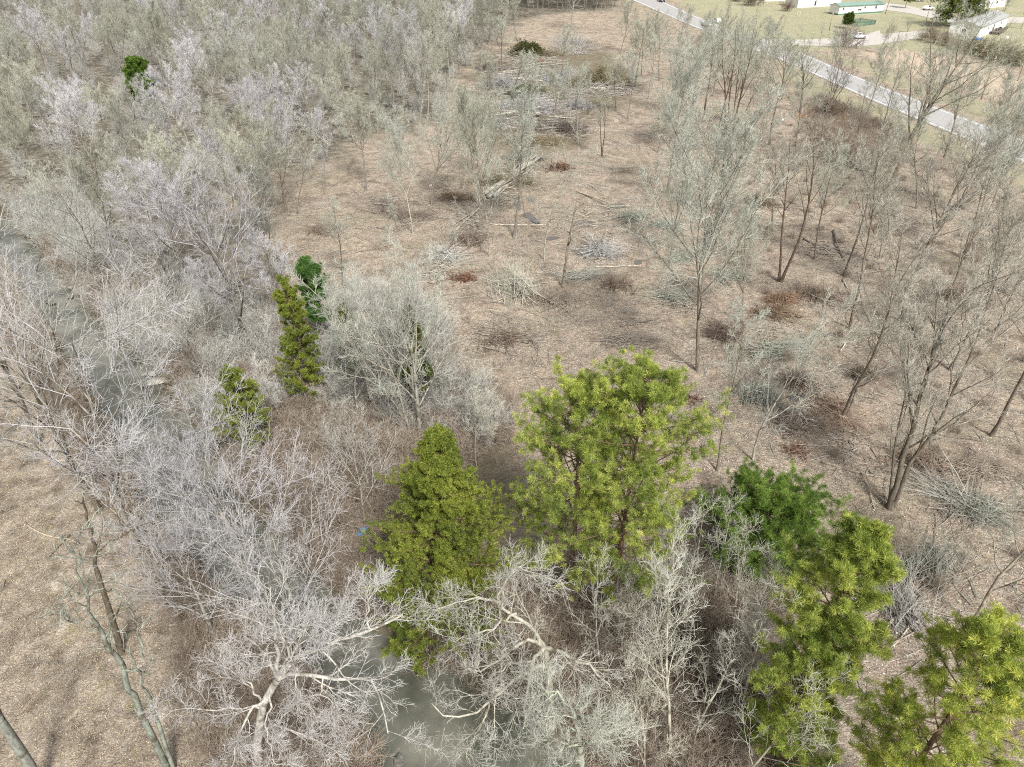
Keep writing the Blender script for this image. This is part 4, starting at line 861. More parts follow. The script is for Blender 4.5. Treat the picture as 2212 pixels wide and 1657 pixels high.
# hedge rows and roadside shrubs: shrubs one can tell apart are things
HB = [bush_mesh('shrub', 430+i, 2.6, 34, 8, 5, 0.38, M['brush'], 0.014, 0.0, 1.2) for i in range(3)]
def shrub(bx, by, s, label, col, k=0, group=None, name='shrub', sy=1.0):
    P = G(bx, by); o = ob(name, HB[k % 3], None, tuple(P), label=label, category='shrub'); o.scale = (s, s*sy, s); o.rotation_euler = (0, 0, random.uniform(0, 6)); o.color = (*col, 1)
    if group: o['group'] = group
    return o
shrub(1832, 103, 2.0, 'dark round leafless shrub at the corner of the bright gravel', (0.75, 0.68, 0.85), 0)
shrub(1700, 24, 1.3, 'small brown shrub on the lawn in front of the long white house', (0.9, 0.8, 0.8), 1)
shrub(1594, 3, 1.6, 'left one of two dark shrubs at the top edge of the lawn', (0.6, 0.6, 0.6), 2)
shrub(1626, 12, 2.2, 'right one of two dark shrubs at the top edge of the lawn', (0.6, 0.6, 0.58), 0)
shrub(2012, 82, 1.2, 'low dark shrub left of the white mobile home with the deck', (0.7, 0.7, 0.6), 1)
for k, (x, y) in enumerate([(1995,88),(2018,94),(2042,100),(2064,106),(2086,111)]):
    shrub(x, y, random.uniform(1.1, 1.5), 'leafless grey shrub in the hedge row in front of the white mobile home', (1.2, 1.22, 1.12), k, 'grey shrubs of the hedge row before the white mobile home')
for k, (x, y) in enumerate([(2108,118),(2130,124),(2152,131),(2174,138),(2196,144)]):
    shrub(x, y, random.uniform(1.5, 1.9), 'dense olive shrub in the hedge row at the pale field edge', (0.85, 0.92, 0.66), k, 'dense olive shrubs of the hedge row at the field edge')
shrub(1790, 262, 1.6, 'dark bush behind the orange dry grass', (0.6, 0.55, 0.5), 1)
# dry orange grass clump
rg = np.random.default_rng(61); gc = G(1795, 262); n = 900
O = np.c_[gc[0]+rg.normal(0, 2.0, n), gc[1]+rg.normal(0, 2.6, n), np.full(n, gc[2])]; mbg = MB()
V, Fq, t = tufts(rg, O, np.tile([0, 0, 1.0], (n, 1)), 16, 1.1, 0.03, 0.35, rg.uniform(0.2, 1, n)); mbg.add(V-[gc[0], gc[1], 0], Fq, t)
M['orange_grass'] = needle_mat('orange_grass', (0.35, 0.20, 0.09), (0.55, 0.34, 0.16), (0.66, 0.48, 0.28), 0.2)
M['tan_grass'] = needle_mat('tan_grass', (0.24, 0.21, 0.12), (0.42, 0.38, 0.24), (0.58, 0.54, 0.38), 0.2)
ob('dry_grass', mbg.mesh('dry_grass', M['orange_grass'], False, True), None, (gc[0], gc[1], 0), label='orange dry grass clump on the road verge', kind='stuff')
# thin grass over clearing and litter
n = 5200; q = np.c_[rg.uniform(-70, 75, n), rg.uniform(14, 105, n)]; keepg = (wnoise(q[:, 0], q[:, 1], 0.16, 9) > 0.55) & (sdist(creek, q[:, 0], q[:, 1]) > 2) & ~inside(fw, q[:, 0], q[:, 1]); q = q[keepg]
mbg = MB(); V, Fq, t = tufts(rg, np.c_[q, gz(q[:, 0], q[:, 1])], np.tile([0, 0, 1.0], (len(q), 1)), 12, 0.30, 0.022, 0.8, rg.uniform(0, .9, len(q))); mbg.add(V, Fq, t)
ob('grass', mbg.mesh('grass', M['tan_grass'], False, True), label='thin tan and olive grass tufts over the clearing', kind='stuff')

# ------------------------------------------------------------------ sticks and chips lying on the ground
rd = np.random.default_rng(71)
def lying(n, xy, L, r, K=4, crook=0.12, tilt=0.12, dens=None, az=None):
    a = rd.uniform(0, 6.28, n) if az is None else az+rd.normal(0, .3, n); D = np.c_[np.cos(a), np.sin(a), rd.normal(0, tilt, n)]
    P, R = shoots(rd, np.c_[xy, np.zeros(n)], D, L, r, r*0.45, K, crook, 0.0)
    z = gz(P[..., 0].ravel(), P[..., 1].ravel()).reshape(n, K); P[..., 2] = P[..., 2]*0.5+z+0.01+R*0.6; P[..., 2] = np.maximum(P[..., 2], z+R*0.2)
    return P, R
CLEAR = [(640,700),(560,480),(620,440),(760,420),(860,320),(1000,300),(1050,180),(1080,90),(1150,45),(1340,55),(1500,140),(1700,260),(1900,380),(2212,480),(2500,700),(2500,1700),(1950,1700),(1700,1250),(1560,1160),(1100,900),(1000,860),(960,650),(740,620)]
cpoly = poly_world(CLEAR)
def cand(poly, n, bounds, pw=0.5):
    out = []; lo, hi = np.array(bounds[0], float), np.array(bounds[1], float)
    while len(out) < n:
        c = rd.uniform(lo, hi, (n, 2)); c = c[inside(poly, c[:, 0], c[:, 1])]
        c = c[rd.random(len(c)) < np.clip((45/np.maximum(c[:, 1], 20))**pw, 0, 1)*(0.35+0.65*(wnoise(c[:, 0], c[:, 1], 0.35, 2) > 0.45))]; out.extend(c)
    return np.array(out[:n])
mb = MB(); q = cand(cpoly, 15000, ([-45, 22], [95, 150])); n = len(q); P, R = lying(n, q, rd.gamma(2.2, 0.42, n)+0.25, rd.uniform(0.008, 0.022, n)); mb.tube(P, R, 3)
ob('twig_litter', mb.mesh('twig_litter', M['cut_wood']), label='countless thin sticks lying over the cleared ground', kind='stuff')
q = cand(cpoly, 2600, ([-45, 24], [95, 190]), 0.3); n = len(q); mb = MB(); P, R = lying(n, q, rd.gamma(3, 0.9, n)+0.8, rd.uniform(0.02, 0.045, n), 6); mb.tube(P, R, 4)
P2, R2 = spawn(rd, P, R, 3, 0.3, 1, (0.4, 0.9), 0.4, 4, 0.15, 0, 0.6, 0.01); P2[..., 2] = np.maximum(gz(P2[..., 0], P2[..., 1])+0.02, P2[..., 2]*0.6+0.4*gz(P2[..., 0], P2[..., 1])); mb.tube(P2, R2, 3)
ob('branch_litter', mb.mesh('branch_litter', M['cut_wood']), label='forked branches left lying over the cleared ground', kind='stuff')
lpoly = poly_world([(-100,840),(110,880),(180,960),(250,1070),(330,1200),(420,1320),(540,1470),(620,1600),(640,1760),(-200,1760)])
q = cand(lpoly, 2200, ([-45, 12], [0, 60]), 0.1); n = len(q); mb = MB(); P, R = lying(n, q, rd.gamma(2, 0.35, n)+0.15, rd.uniform(0.006, 0.018, n)); mb.tube(P, R, 3)
ob('twig_litter', mb.mesh('twig_litter', M['cut_wood']), label='thin sticks on the leaf litter of the left bank', kind='stuff')
# wood chips and dead leaves: small curled flakes
def flakes(n, poly, bounds, s, m, label, pw=0.6):
    q = cand(poly, n, bounds, pw); n = len(q); a = rd.uniform(0, 6.28, n); L = rd.uniform(.6, 1.5, n)*s; Wd = L*rd.uniform(.25, .7, n)
    u = np.c_[np.cos(a), np.sin(a), rd.normal(0, .3, n)]*L[:, None]; v = np.c_[-np.sin(a), np.cos(a), rd.normal(0, .3, n)]*Wd[:, None]
    o = np.c_[q, gz(q[:, 0], q[:, 1])+rd.uniform(.03, .07, n)]
    V = np.stack([o-u, o-v*.8, o+u, o+v], 1).reshape(-1, 3); mb = MB(); mb.add(V, np.arange(4*n).reshape(-1, 4), np.repeat(np.clip(rd.normal(.5, .27, n), 0, 1), 4))
    return ob('wood_chips' if 'chips' in label else 'fallen_leaves', mb.mesh('flakes', m, False, True), label=label, kind='stuff')
M['chip'] = needle_mat('chip', (0.16, 0.12, 0.09), (0.38, 0.32, 0.26), (0.70, 0.64, 0.55), 0.0)
M['leaf'] = needle_mat('leaf', (0.20, 0.14, 0.095), (0.42, 0.33, 0.235), (0.68, 0.57, 0.44), 0.1)
flakes(45000, cpoly, ([-45, 22], [95, 110]), 0.06, M['chip'], 'wood chips strewn over the cleared ground')
flakes(40000, lpoly, ([-45, 12], [0, 60]), 0.035, M['leaf'], 'dead brown leaves covering the left bank', 0.1)

# ------------------------------------------------------------------ logs, fallen branches, brush heaps
def log_mesh(key, seed, L, r, forks=2, m='cut_wood', crook=0.06):
    r_ = np.random.default_rng(seed); mb = MB()
    P, R = shoots(r_, np.array([[-L/2, 0, r]]), np.array([[1, 0, 0.0]]), np.array([L]), np.array([r]), np.array([r*0.5]), 8, crook, 0); P[..., 2] = np.abs(P[..., 2]-r)*0.4+r
    mb.tube(P, R, 7, True)
    if forks:
        P2, R2 = spawn(r_, P, R, forks, 0.4, 1, (0.4, 0.9), 0.35, 5, 0.15, 0.02, 0.55, 0.012); P2[..., 2] = np.maximum(P2[..., 2], 0.02); mb.tube(P2, R2, 5, True)
    return mb.mesh(key, M[m], True)
LG = [log_mesh('fallen_log', 500+i, 6.0, 0.09+0.015*i, [0, 1, 2, 3, 1][i]) for i in range(5)]
BG = [log_mesh('fallen_branch', 520+i, 4.5, 0.05, 5, crook=0.12) for i in range(4)]
def lay(x0, y0, x1, y1, label, name='fallen_log', group=None, src=None, z=0.0, col=(1, 1, 1), thick=1.0):
    a, b = G(x0, y0), G(x1, y1); L = float(np.hypot(*(b-a)[:2])); me = (src or random.choice(LG if name == 'fallen_log' else BG)); base = 6.0 if 'log' in me.name else 4.5
    o = ob(name, me, None, tuple((a+b)/2+np.array([0, 0, z])), label=label, category='log' if name == 'fallen_log' else 'branch')
    s = L/base; o.scale = (s, s**0.5*thick, s**0.5*thick); o.rotation_euler = (random.uniform(-.2, .2), -math.atan2(b[2]-a[2], L), math.atan2(b[1]-a[1], b[0]-a[0])); o.color = (*col, 1)
    if group: o['group'] = group
    return o
PALE = (1.5, 1.5, 1.42); DKK = (0.6, 0.58, 0.58)
for x0, y0, x1, y1, lb, nm, c in [
 (1058,485,1180,497,'long pale log lying level just below the grey puddles','fallen_log',PALE),
 (808,441,850,444,'short white log lying at the left below the wood edge','fallen_log',PALE),
 (560,443,588,453,'short white log right at the wood edge under the lilac tree','fallen_log',(1.7,1.7,1.6)),
 (935,415,1000,398,'long branch between two trunks left of the diagonal log pile','fallen_branch',(1.3,1.2,1.1)),
 (660,545,860,520,'faint curved branch across the left of the brown ground','fallen_branch',(1,.9,.8)),
 (767,548,835,525,'crooked dark branch lying left of the broken limbs','fallen_branch',(.8,.7,.6)),
 (975,490,1035,450,'long log end leading down left from the puddles','fallen_log',(1,.9,.85)),
 (985,500,1035,447,'second long log end beside the first, down left from the puddles','fallen_log',(1.2,1.1,1.0)),
 (955,497,978,468,'short thick broken log left of the pair of long log ends','fallen_log',(1.1,1.0,.9)),
 (976,548,970,508,'upright looking broken stick below the short thick log','fallen_branch',(1.1,1,.9)),
 (1225,500,1275,535,'pale branch slanting down right from the last puddle','fallen_branch',PALE),
 (1270,400,1330,420,'curved pale branch on the right below the round brush heap','fallen_branch',PALE),
 (1245,415,1330,447,'long thin pole lying above the dark puddle with sticks','fallen_log',(1.3,1.25,1.1)),
 (1315,447,1360,450,'short pole across the small dark puddle','fallen_log',(1.4,1.35,1.2)),
 (1280,577,1385,584,'pale bent log level with the brush tangle, right of centre','fallen_log',PALE),
 (1170,613,1260,607,'grey log lying behind the brush tangle','fallen_log',(1.2,1.15,1)),
 (1100,655,1040,662,'mossy dark log at the foot of the brush tangle','fallen_log',DKK),
 (1035,722,1125,737,'pole lying next to the small dark puddle in the middle','fallen_log',(1.2,1.15,1.1)),
 (1120,820,1200,795,'curved branch above the left pine top','fallen_branch',(.9,.8,.7)),
 (1212,780,1260,800,'short branch touching the left pine top','fallen_branch',(1.1,1,.9)),
 (1320,692,1375,688,'grey branch right of the middle clearing','fallen_branch',(.9,.85,.8)),
 (1340,706,1420,690,'long dark branch below the grey one right of centre','fallen_log',(.7,.65,.6)),
 (1000,745,1040,770,'thin forked branch on the bare brown middle','fallen_branch',(.8,.72,.65)),
 (1735,518,1790,548,'left one of the dark fallen logs in the right clearing','fallen_log',DKK),
 (1780,530,1890,575,'long blackish log in the right clearing','fallen_log',(.5,.5,.52)),
 (1800,500,1830,560,'dark log crossing behind the long blackish log','fallen_log',DKK),
 (1780,360,1850,372,'white peeled log on the reddish earth by the road verge','fallen_log',PALE),
 (1640,390,1700,425,'pale splintered branch below the four dark trunks','fallen_branch',PALE),
 (1850,590,1930,592,'level log beside the brown slanting trunks','fallen_log',(1.1,1,.9)),
 (1820,605,1850,640,'small log among chips in the right clearing','fallen_log',(1.2,1.1,1)),
 (1880,580,1990,592,'long grey pole in the far right clearing','fallen_log',(1,.95,.9)),
 (1815,760,1830,742,'short white log in the open right clearing','fallen_log',(1.7,1.65,1.5)),
 (1885,850,1915,856,'pale curved stub left of the three stemmed tree','fallen_log',(1.6,1.5,1.35)),
 (2050,925,2140,880,'faint long branch between three stemmed tree and painted trunk','fallen_branch',(1.1,1,.9)),
 (2020,938,2130,965,'dark fallen trunk right of the three stemmed tree','fallen_log',(.62,.56,.5)),
 (1560,1020,1605,1007,'white bent stick at the foot of the tree behind the dark pine','fallen_branch',(1.7,1.6,1.4)),
 (1775,1000,1900,1027,'long bundle like branch right of the dark green pine','fallen_log',(1,.9,.82)),
 (1820,1090,1880,1085,'bent branch below right of the dark green pine','fallen_branch',(.9,.8,.7)),
 (1890,1100,1850,1010,'pale stick pointing up the slope left of the three stemmed tree','fallen_branch',(1.2,1.1,1)),
 (1905,1365,1975,1280,'long pale log end between the two lower right pines','fallen_log',(1.3,1.2,1.1)),
 (1985,1340,1905,1398,'grey log lying by the bottom right pine top','fallen_log',(1.3,1.2,1.1)),
 (1950,1205,2030,1275,'slim pale pole lower right of the dark green pine','fallen_log',(1.2,1.1,1)),
 (1955,1240,1995,1310,'second slim pale pole lower right of the dark green pine','fallen_log',(1.1,1,.9)),
 (110,1200,140,1160,'pale stick on the leaf litter left of the dead tree top','fallen_branch',(1.3,1.2,1)),
 (104,1204,155,1160,'dark stick on the leaf litter left of the dead tree','fallen_log',(.6,.55,.5)),
 (55,1130,150,1210,'long pale branch across the upper leaf litter','fallen_branch',(1.4,1.3,1.1)),
 (225,1290,310,1250,'pair of thin sticks right of the dark snag','fallen_branch',(1.1,1,.85)),
 (365,1352,398,1350,'white broken stick on the left bank','fallen_log',(1.8,1.75,1.6)),
 (420,1306,437,1302,'freshly broken pinkish stick in the scrub','fallen_branch',(1.6,1.3,1.2)),
 (0,1285,20,1255,'short dark stick at the left picture edge','fallen_log',(.6,.55,.5)),
 (820,1640,700,1600,'mossy branch at the water edge under the sycamore','fallen_branch',(1,1,.85)),
 (590,1631,640,1637,'smooth white curved limb lying under the sycamore','fallen_log',(1.9,1.85,1.7)),
]: lay(x0, y0, x1, y1, lb, nm, col=c)
# diagonal pile of poles
for k in range(14):
    t = random.uniform(-1, 1); lay(1058+random.uniform(-10, 14)+t*6, 428+random.uniform(-8, 8), 1150+random.uniform(-14, 12)+t*8, 352+random.uniform(-8, 16), 'peeled grey pole in the diagonal pile above the puddles', group='poles of the diagonal pile above the puddles', z=random.uniform(0, .6), col=random.choice([PALE, (1.1, 1.1, 1.05), DKK, (1.3, 1.3, 1.2)]), thick=0.9)
# level heaps of logs through the middle of the far clearing
for (cx, cy, w_, h_, nn, lb, gp) in ((1165,142,60,12,14,'log in the farthest heap, below the dark brush','logs of the farthest heap'), (1110,172,60,16,10,'grey log in the second farthest heap','logs of the second farthest heap'), (1140,222,90,16,20,'pale log in the long level heap below the green boughs','logs of the long level heap'), (1120,250,80,12,16,'pale log in the heap nearest the clearing middle','logs of the nearest level heap'), (1215,275,55,10,14,'log at the right end of the nearest heaps','logs at the right end of the nearest heaps'), (1300,190,62,10,14,'dark log poking out beneath the round brush heap','logs beneath the round brush heap')):
    for k in range(nn):
        x = cx+random.uniform(-w_, w_)*0.5; y = cy+random.uniform(-h_, h_); hl = random.uniform(18, 40); dy = random.uniform(-4, 5)
        lay(x-hl, y-dy, x+hl, y+dy, lb, group=gp, z=random.uniform(0, .9), col=random.choice([PALE, (1.1, 1.1, 1.12), (.8, .8, .85), (1.3, 1.3, 1.25)]), thick=1.25)
def pile(name, label, x, y, wpx, hm, m, seed, n=420, cat='brush pile', col=(1, 1, 1), az=None, leaf=None, asp=0.55, L=2.6, sub=4):
    if cat == 'brush pile': wpx *= 1.2; n = int(n*1.5); hm *= 1.15
    r_ = np.random.default_rng(seed); P0 = G(x, y); dep = P0[1]*ct+HC*st; R = wpx*dep/F/2
    a = r_.uniform(0, 6.28, n); rr = np.sqrt(r_.random(n)); lob = 0.62+0.22*np.sin(2*a+seed)+0.2*np.sin(5*a+seed*2.3)+0.25*(r_.random(n) < .12); rr0 = rr; rr = rr*lob; px = rr*R*np.cos(a); py = rr*R*asp*np.sin(a); h = hm*np.sqrt(np.clip(1-rr0**2, 0, 1))*r_.uniform(0.05, 1, n)*(.5+.5*(np.sin(px*1.7+seed)+1)/2)
    az_ = r_.uniform(0, 6.28, n) if az is None else r_.normal(az, .4, n)
    D = np.c_[np.cos(az_), np.sin(az_), r_.normal(0.1, .25, n)]
    l = L*r_.gamma(3, .33, n).clip(.25, 2.2); P, Rr = shoots(r_, np.c_[px, py, h+.05]-D*l[:, None]*0.4, D, l, r_.uniform(.012, .05, n), np.full(n, .008), 5, .12, -.02)
    P[..., 2] = np.maximum(P[..., 2], .02); mb = MB(); mb.tube(P, Rr, 4)
    P2, R2 = spawn(r_, P, Rr, sub, .3, 1, (.3, .9), .5, 4, .15, 0.02, .6, .008); P2[..., 2] = np.maximum(P2[..., 2], .02); mb.tube(P2, R2, 3)
    if leaf is None:
        o = ob(name, mb.mesh(name, M[m]), None, tuple(P0), label=label, category=cat); o.color = (*col, 1); return o
    o = thing(name, label, cat, tuple(P0)); b = ob('branches', mb.mesh('branches', M[m]), o); b.color = (*col, 1)
    t = r_.uniform(0.2, 1, (len(P2), 3)); x_ = np.clip(t*3, 0, 2.99); i = x_.astype(int); q = P2[np.arange(len(P2))[:, None], i].reshape(-1, 3); d = (P2[:, -1]-P2[:, 0]).repeat(3, 0)
    lm = MB(); V, Fq, tt = tufts(r_, q, d, 8, leaf[1], leaf[1]*.25, .7, r_.uniform(0, 1, len(q))); lm.add(V, Fq, tt); l_ = ob('leaves', lm.mesh('leaves', M[leaf[0]], False, True), o); l_.color = (*leaf[2], 1); return o
pile('brush_pile', 'dark brush heap with greenish top at the far end of the clearing', 1140, 118, 75, 3.2, 'brush', 601, 500, col=(.8, .75, .65), leaf=('cut_green', .3, (1, .9, .7)))
pile('brush_pile', 'rusty brown brush right of the far log heap', 1165, 142, 26, 2.5, 'brush', 602, 160, col=(1.1, .8, .7))
pile('brush_pile', 'pile of cut green cedar boughs in the middle of the log heaps', 1141, 208, 72, 2.2, 'brush', 603, 320, leaf=('cut_green', .32, (1.3, 1.3, 1.0)))
pile('brush_pile', 'wide round olive brush heap on the right of the log heaps', 1296, 188, 128, 4.6, 'scrub', 604, 1300, col=(.72, .74, .58), L=3.4)
pile('brush_pile', 'silvery swept brush between green boughs and round heap', 1215, 178, 80, 2.4, 'twig', 605, 500, col=(.8, .8, .88), L=4, az=0.4)
pile('brush_pile', 'grey brush spread over the left end of the log heaps', 1085, 190, 80, 2.2, 'twig', 606, 420, col=(.75, .75, .8), L=3.4)
pile('brush_pile', 'long low silver brush heap under the green boughs', 1130, 238, 150, 1.8, 'twig', 607, 800, col=(.85, .85, .92), L=3.6, az=0.1, asp=.35)
pile('brush_pile', 'dark twiggy right end of the nearest log heap', 1232, 285, 80, 2.0, 'brush', 608, 420, col=(.9, .9, .95), L=3)
pile('brush_pile', 'pale bristling brush at the far end near the big forked tree', 1235, 100, 60, 2.4, 'twig', 609, 300, col=(.85, .83, .88), L=3)
pile('brush_pile', 'large fanned heap of cut treetops in the middle of the clearing', 1112, 632, 95, 1.8, 'twig', 610, 150, col=(1, .98, .9), L=4.2, az=2.0, asp=.9, sub=7)
pile('brush_pile', 'dark brush under the diagonal pole pile', 1085, 395, 130, 1.2, 'brush', 611, 300, col=(.9, .95, .8), L=3)
pile('brush_pile', 'fallen treetop by the grey puddles', 1300, 548, 90, 1.1, 'twig', 612, 130, col=(.95, .95, 1), L=3.2, sub=6)
pile('brush_pile', 'tangle of pale limbs left of the rusty bough', 960, 560, 60, 1.4, 'twig', 613, 110, col=(1, 1, 1), L=2.8, sub=5)
pile('brush_pile', 'grey heap of branches with forked end at the centre right', 1455, 645, 90, 1.3, 'twig', 614, 90, col=(.8, .82, .75), L=3, sub=6)
pile('brush_pile', 'dark flat brush with wet ground below the pale crowned tree', 1565, 722, 80, .8, 'brush', 615, 170, col=(.85, .8, .8), L=2.6)
pile('brush_pile', 'fan of grey poles and twigs right of the dark flat brush', 1690, 762, 90, 1.0, 'twig', 616, 80, col=(.72, .75, .68), L=3.4, az=.2)
pile('brush_pile', 'stack of bent sticks at the foot of the long slanting trunk', 1800, 900, 85, 1.3, 'scrub', 617, 110, col=(1.1, 1.0, .95), L=3.6, az=-1.2, asp=1.2)
pile('brush_pile', 'scattered thorny twigs left of the stack of bent sticks', 1730, 830, 80, .8, 'brush', 618, 130, col=(.95, .9, .9), L=2.2)
pile('brush_pile', 'sheaf of thin pale poles beside a dark hole at the right', 2045, 1075, 90, .9, 'twig', 619, 40, col=(.85, .84, .8), L=5, az=2.2, asp=1.3, sub=3)
pile('brush_pile', 'twig heap by the dark hole at the lower right', 2110, 1110, 120, 1.0, 'twig', 620, 120, col=(.6, .62, .56), L=2.8)
pile('brush_pile', 'pile of sticks between the two lower right pines', 1945, 1320, 100, 1.1, 'twig', 621, 90, col=(.72, .70, .70), L=3, az=1.5)
pile('brush_pile', 'rust brown brush left of the dark puddle, above the pine', 1690, 650, 70, .9, 'brush', 622, 200, col=(1.1, .9, .75), L=1.6)
pile('brush_pile', 'dark round twig ball in the open right clearing', 1860, 815, 45, .9, 'brush', 623, 140, col=(.8, .8, .75), L=1.4)
pile('brush_pile', 'low brown brush below the slanting dark pair of trunks', 1670, 680, 90, .8, 'brush', 624, 180, col=(.9, .8, .7), L=1.8)
pile('brush_pile', 'dark brush in the dip above the pale splintered branch', 1640, 440, 80, 1.0, 'brush', 625, 160, col=(.7, .66, .6), L=2)
pile('brush_pile', 'grey fan of twigs right of the broad cedar tip', 1440, 490, 70, .7, 'twig', 626, 120, col=(.9, .95, .9), L=2.2)
pile('brush_pile', 'dark twigs and bark at the foot of the leaning slim trees', 1290, 540, 60, .7, 'brush', 627, 120, col=(.6, .6, .6), L=2.2)
pile('fallen_bough', 'rusty red dead cedar bough lying on the brown ground', 1006, 603, 52, .5, 'brush', 630, 60, cat='bough', L=1.3, leaf=('dry_leaf', .16, (1, 1, 1)))
pile('fallen_bough', 'small rusty bough below the long dark branch', 1480, 862, 60, .35, 'brush', 631, 40, cat='bough', L=1.3, leaf=('dry_leaf', .12, (.75, .7, .7)))
pile('fallen_bough', 'orange tinged twigs on the brown ground right of the tall pine', 1722, 975, 40, .35, 'brush', 632, 30, cat='bough', L=1.0, leaf=('dry_leaf', .12, (1, 1, 1)))
pile('fallen_bough', 'reddish leaves caught in the fork of the white sycamore', 535, 1460, 32, .5, 'brush', 633, 30, cat='bough', L=.8, leaf=('dry_leaf', .14, (.8, .8, .8)))
pile('fallen_bough', 'rust red twigs far out in the brown ground, by the puddles', 1210, 365, 60, .8, 'brush', 634, 120, cat='bough', L=1.6, leaf=('dry_leaf', .22, (.85, .9, .9)))

for k_, (x_, y_, w_, h_, m_, c_, lb_) in enumerate([(1060,150,60,1.6,'brush',(.9,.9,.95),'dark grey brush at the left end of the farthest logs'), (1190,120,55,1.5,'scrub',(.8,.82,.7),'olive brush right of the farthest dark heap'), (1250,232,80,1.4,'twig',(.8,.8,.85),'grey slash below the round brush heap'), (1060,270,90,1.5,'brush',(1,1,1.05),'grey slash left of the nearest log heap'), (1160,310,110,1.3,'scrub',(.8,.8,.66),'olive slash below the nearest log heap'), (1130,345,80,1.1,'twig',(.75,.78,.7),'grey twigs at the upper end of the diagonal poles'), (985,430,80,.9,'brush',(.9,.8,.7),'brown brush between dark trunks left of the diagonal poles'), (890,470,90,.8,'brush',(.9,.8,.75),'brown twigs around the foot of the pale vase shaped tree'), (1010,520,110,.8,'brush',(.95,.9,.85),'broken twigs around the short thick log'), (1370,470,90,.8,'twig',(.8,.84,.76),'grey green twigs between the two pale feathery trees'), (1250,600,80,.9,'twig',(.85,.85,.8),'grey slash right of the large fanned treetops'), (1190,650,110,.7,'brush',(.9,.82,.76),'low brown slash below the fanned treetops'), (1100,735,100,.7,'brush',(.95,.92,.88),'grey brown twigs around the small dark puddle'), (1370,740,120,.6,'brush',(.95,.9,.84),'flat twigs above the taller pine top'), (1640,860,120,.6,'twig',(.75,.78,.72),'fine grey twigs above the dark green pine'), (1720,920,110,.6,'brush',(1,.9,.84),'low twigs between dark green pine and stack of bent sticks'), (1880,1180,140,.7,'brush',(1,.95,.88),'brown slash right of the dark green pine'), (2010,1230,150,.7,'twig',(.8,.82,.76),'grey slash among poles at the lower right'), (1980,1000,120,.7,'brush',(1,.92,.86),'twigs around the foot of the three stemmed tree'), (2110,1010,110,.6,'brush',(1,.9,.82),'low twigs below the painted trunk'), (1760,640,110,.7,'brush',(.95,.9,.84),'twigs between the slanting dark pair and the dark leaning trunk'), (1580,600,90,.6,'twig',(.8,.84,.76),'pale twigs left of the slanting dark pair'), (1480,560,100,.7,'twig',(.8,.84,.76),'pale twigs around the foot of the wide pale tree'), (1900,500,110,.6,'brush',(1,.92,.84),'dry twigs below the large spreading roadside tree'), (2050,640,120,.6,'brush',(1,.92,.84),'dry twigs at the far right of the clearing'), (820,660,100,.8,'brush',(1,.92,.86),'brown twigs between the dark thin trunk and the rusty bough'), (1330,620,90,.6,'brush',(.9,.84,.8),'dark twigs under the pale bent log'), (700,500,90,.7,'brush',(.9,.8,.72),'brown twigs under the small twisted tree')]):
    pile('brush_pile', lb_, x_, y_, w_*1.1, h_*.8, 'cut_wood' if m_ == 'brush' and k_ % 2 else m_, 700+k_, 230 if k_ < 6 else 95, col=tuple(v_*.85 for v_ in c_), L=2.6, az=[None, .2, 1.2][k_ % 3])
# the great tangle of slash: nobody could count it
def slash(polys, n, hm, label, m, col, seed, Lm=2.6):
    r_ = np.random.default_rng(seed); mb = MB()
    for pl in polys:
        pw = poly_world(pl); lo, hi = pw.min(0), pw.max(0); c = r_.uniform(lo, hi, (n*4, 2)); c = c[inside(pw, c[:, 0], c[:, 1])][:n]; k = len(c)
        e = np.clip(-sdist(pw, c[:, 0], c[:, 1])/3.0, 0.1, 1); hgt = hm*e*r_.uniform(0, 1, k)*(.35+.65*wnoise(c[:, 0], c[:, 1], .5, seed))
        a = r_.normal(0.15, .75, k)+np.pi*(r_.random(k) < .5); L = Lm*r_.gamma(3, .36, k).clip(.3, 2.4)
        P, R = shoots(r_, np.c_[c, gz(c[:, 0], c[:, 1])+hgt+.05], np.c_[np.cos(a), np.sin(a), r_.normal(0, .14, k)], L, r_.uniform(.018, .07, k), np.full(k, .012), 5, .1, -.01)
        P[..., 2] = np.maximum(P[..., 2], gz(P[..., 0], P[..., 1])+.03); mb.tube(P, R, 4)
        P2, R2 = spawn(r_, P, R, 4, .2, 1, (.3, .9), .5, 4, .13, 0.02, .55, .011); P2[..., 2] = np.maximum(P2[..., 2], gz(P2[..., 0], P2[..., 1])+.03); mb.tube(P2, R2, 3)
    o = ob('slash', mb.mesh('slash', M[m]), label=label, kind='stuff'); o.color = (*col, 1)
ZA = [[(1040,128),(1110,108),(1180,118),(1190,150),(1250,165),(1245,215),(1262,250),(1268,300),(1190,300),(1060,290),(1040,225),(1020,190)], [(1220,85),(1262,92),(1255,118),(1215,112)], [(1230,160),(1350,165),(1368,205),(1240,212)]]
ZB = [[(1050,440),(1060,405),(1120,355),(1165,340),(1175,370),(1130,420),(1085,450)], [(960,560),(1000,470),(1040,440),(1050,470),(1000,540),(985,575)], [(1180,470),(1330,440),(1360,470),(1340,560),(1260,570),(1230,520)], [(880,610),(960,540),(1000,560),(960,610)]]
ZC = [[(1020,700),(1130,690),(1160,745),(1030,760)], [(1410,640),(1500,610),(1510,680),(1430,675)], [(1540,690),(1720,700),(1740,790),(1560,760)], [(1730,500),(1900,560),(1890,600),(1740,560)], [(1760,870),(1850,880),(1900,1030),(1780,960)], [(1980,1010),(2120,1080),(2110,1160),(2010,1110)], [(1880,1180),(2050,1220),(2000,1380),(1900,1340)], [(780,430),(960,400),(1000,440),(860,520)]]
slash(ZA, 900, 1.5, 'great grey tangle of felled branches at the far middle of the clearing', 'cut_wood', (1.35, 1.35, 1.4), 801, 3.2)
slash(ZA, 500, 0.9, 'darker brush mixed through the great grey tangle', 'brush', (.8, .78, .72), 802, 2.6)
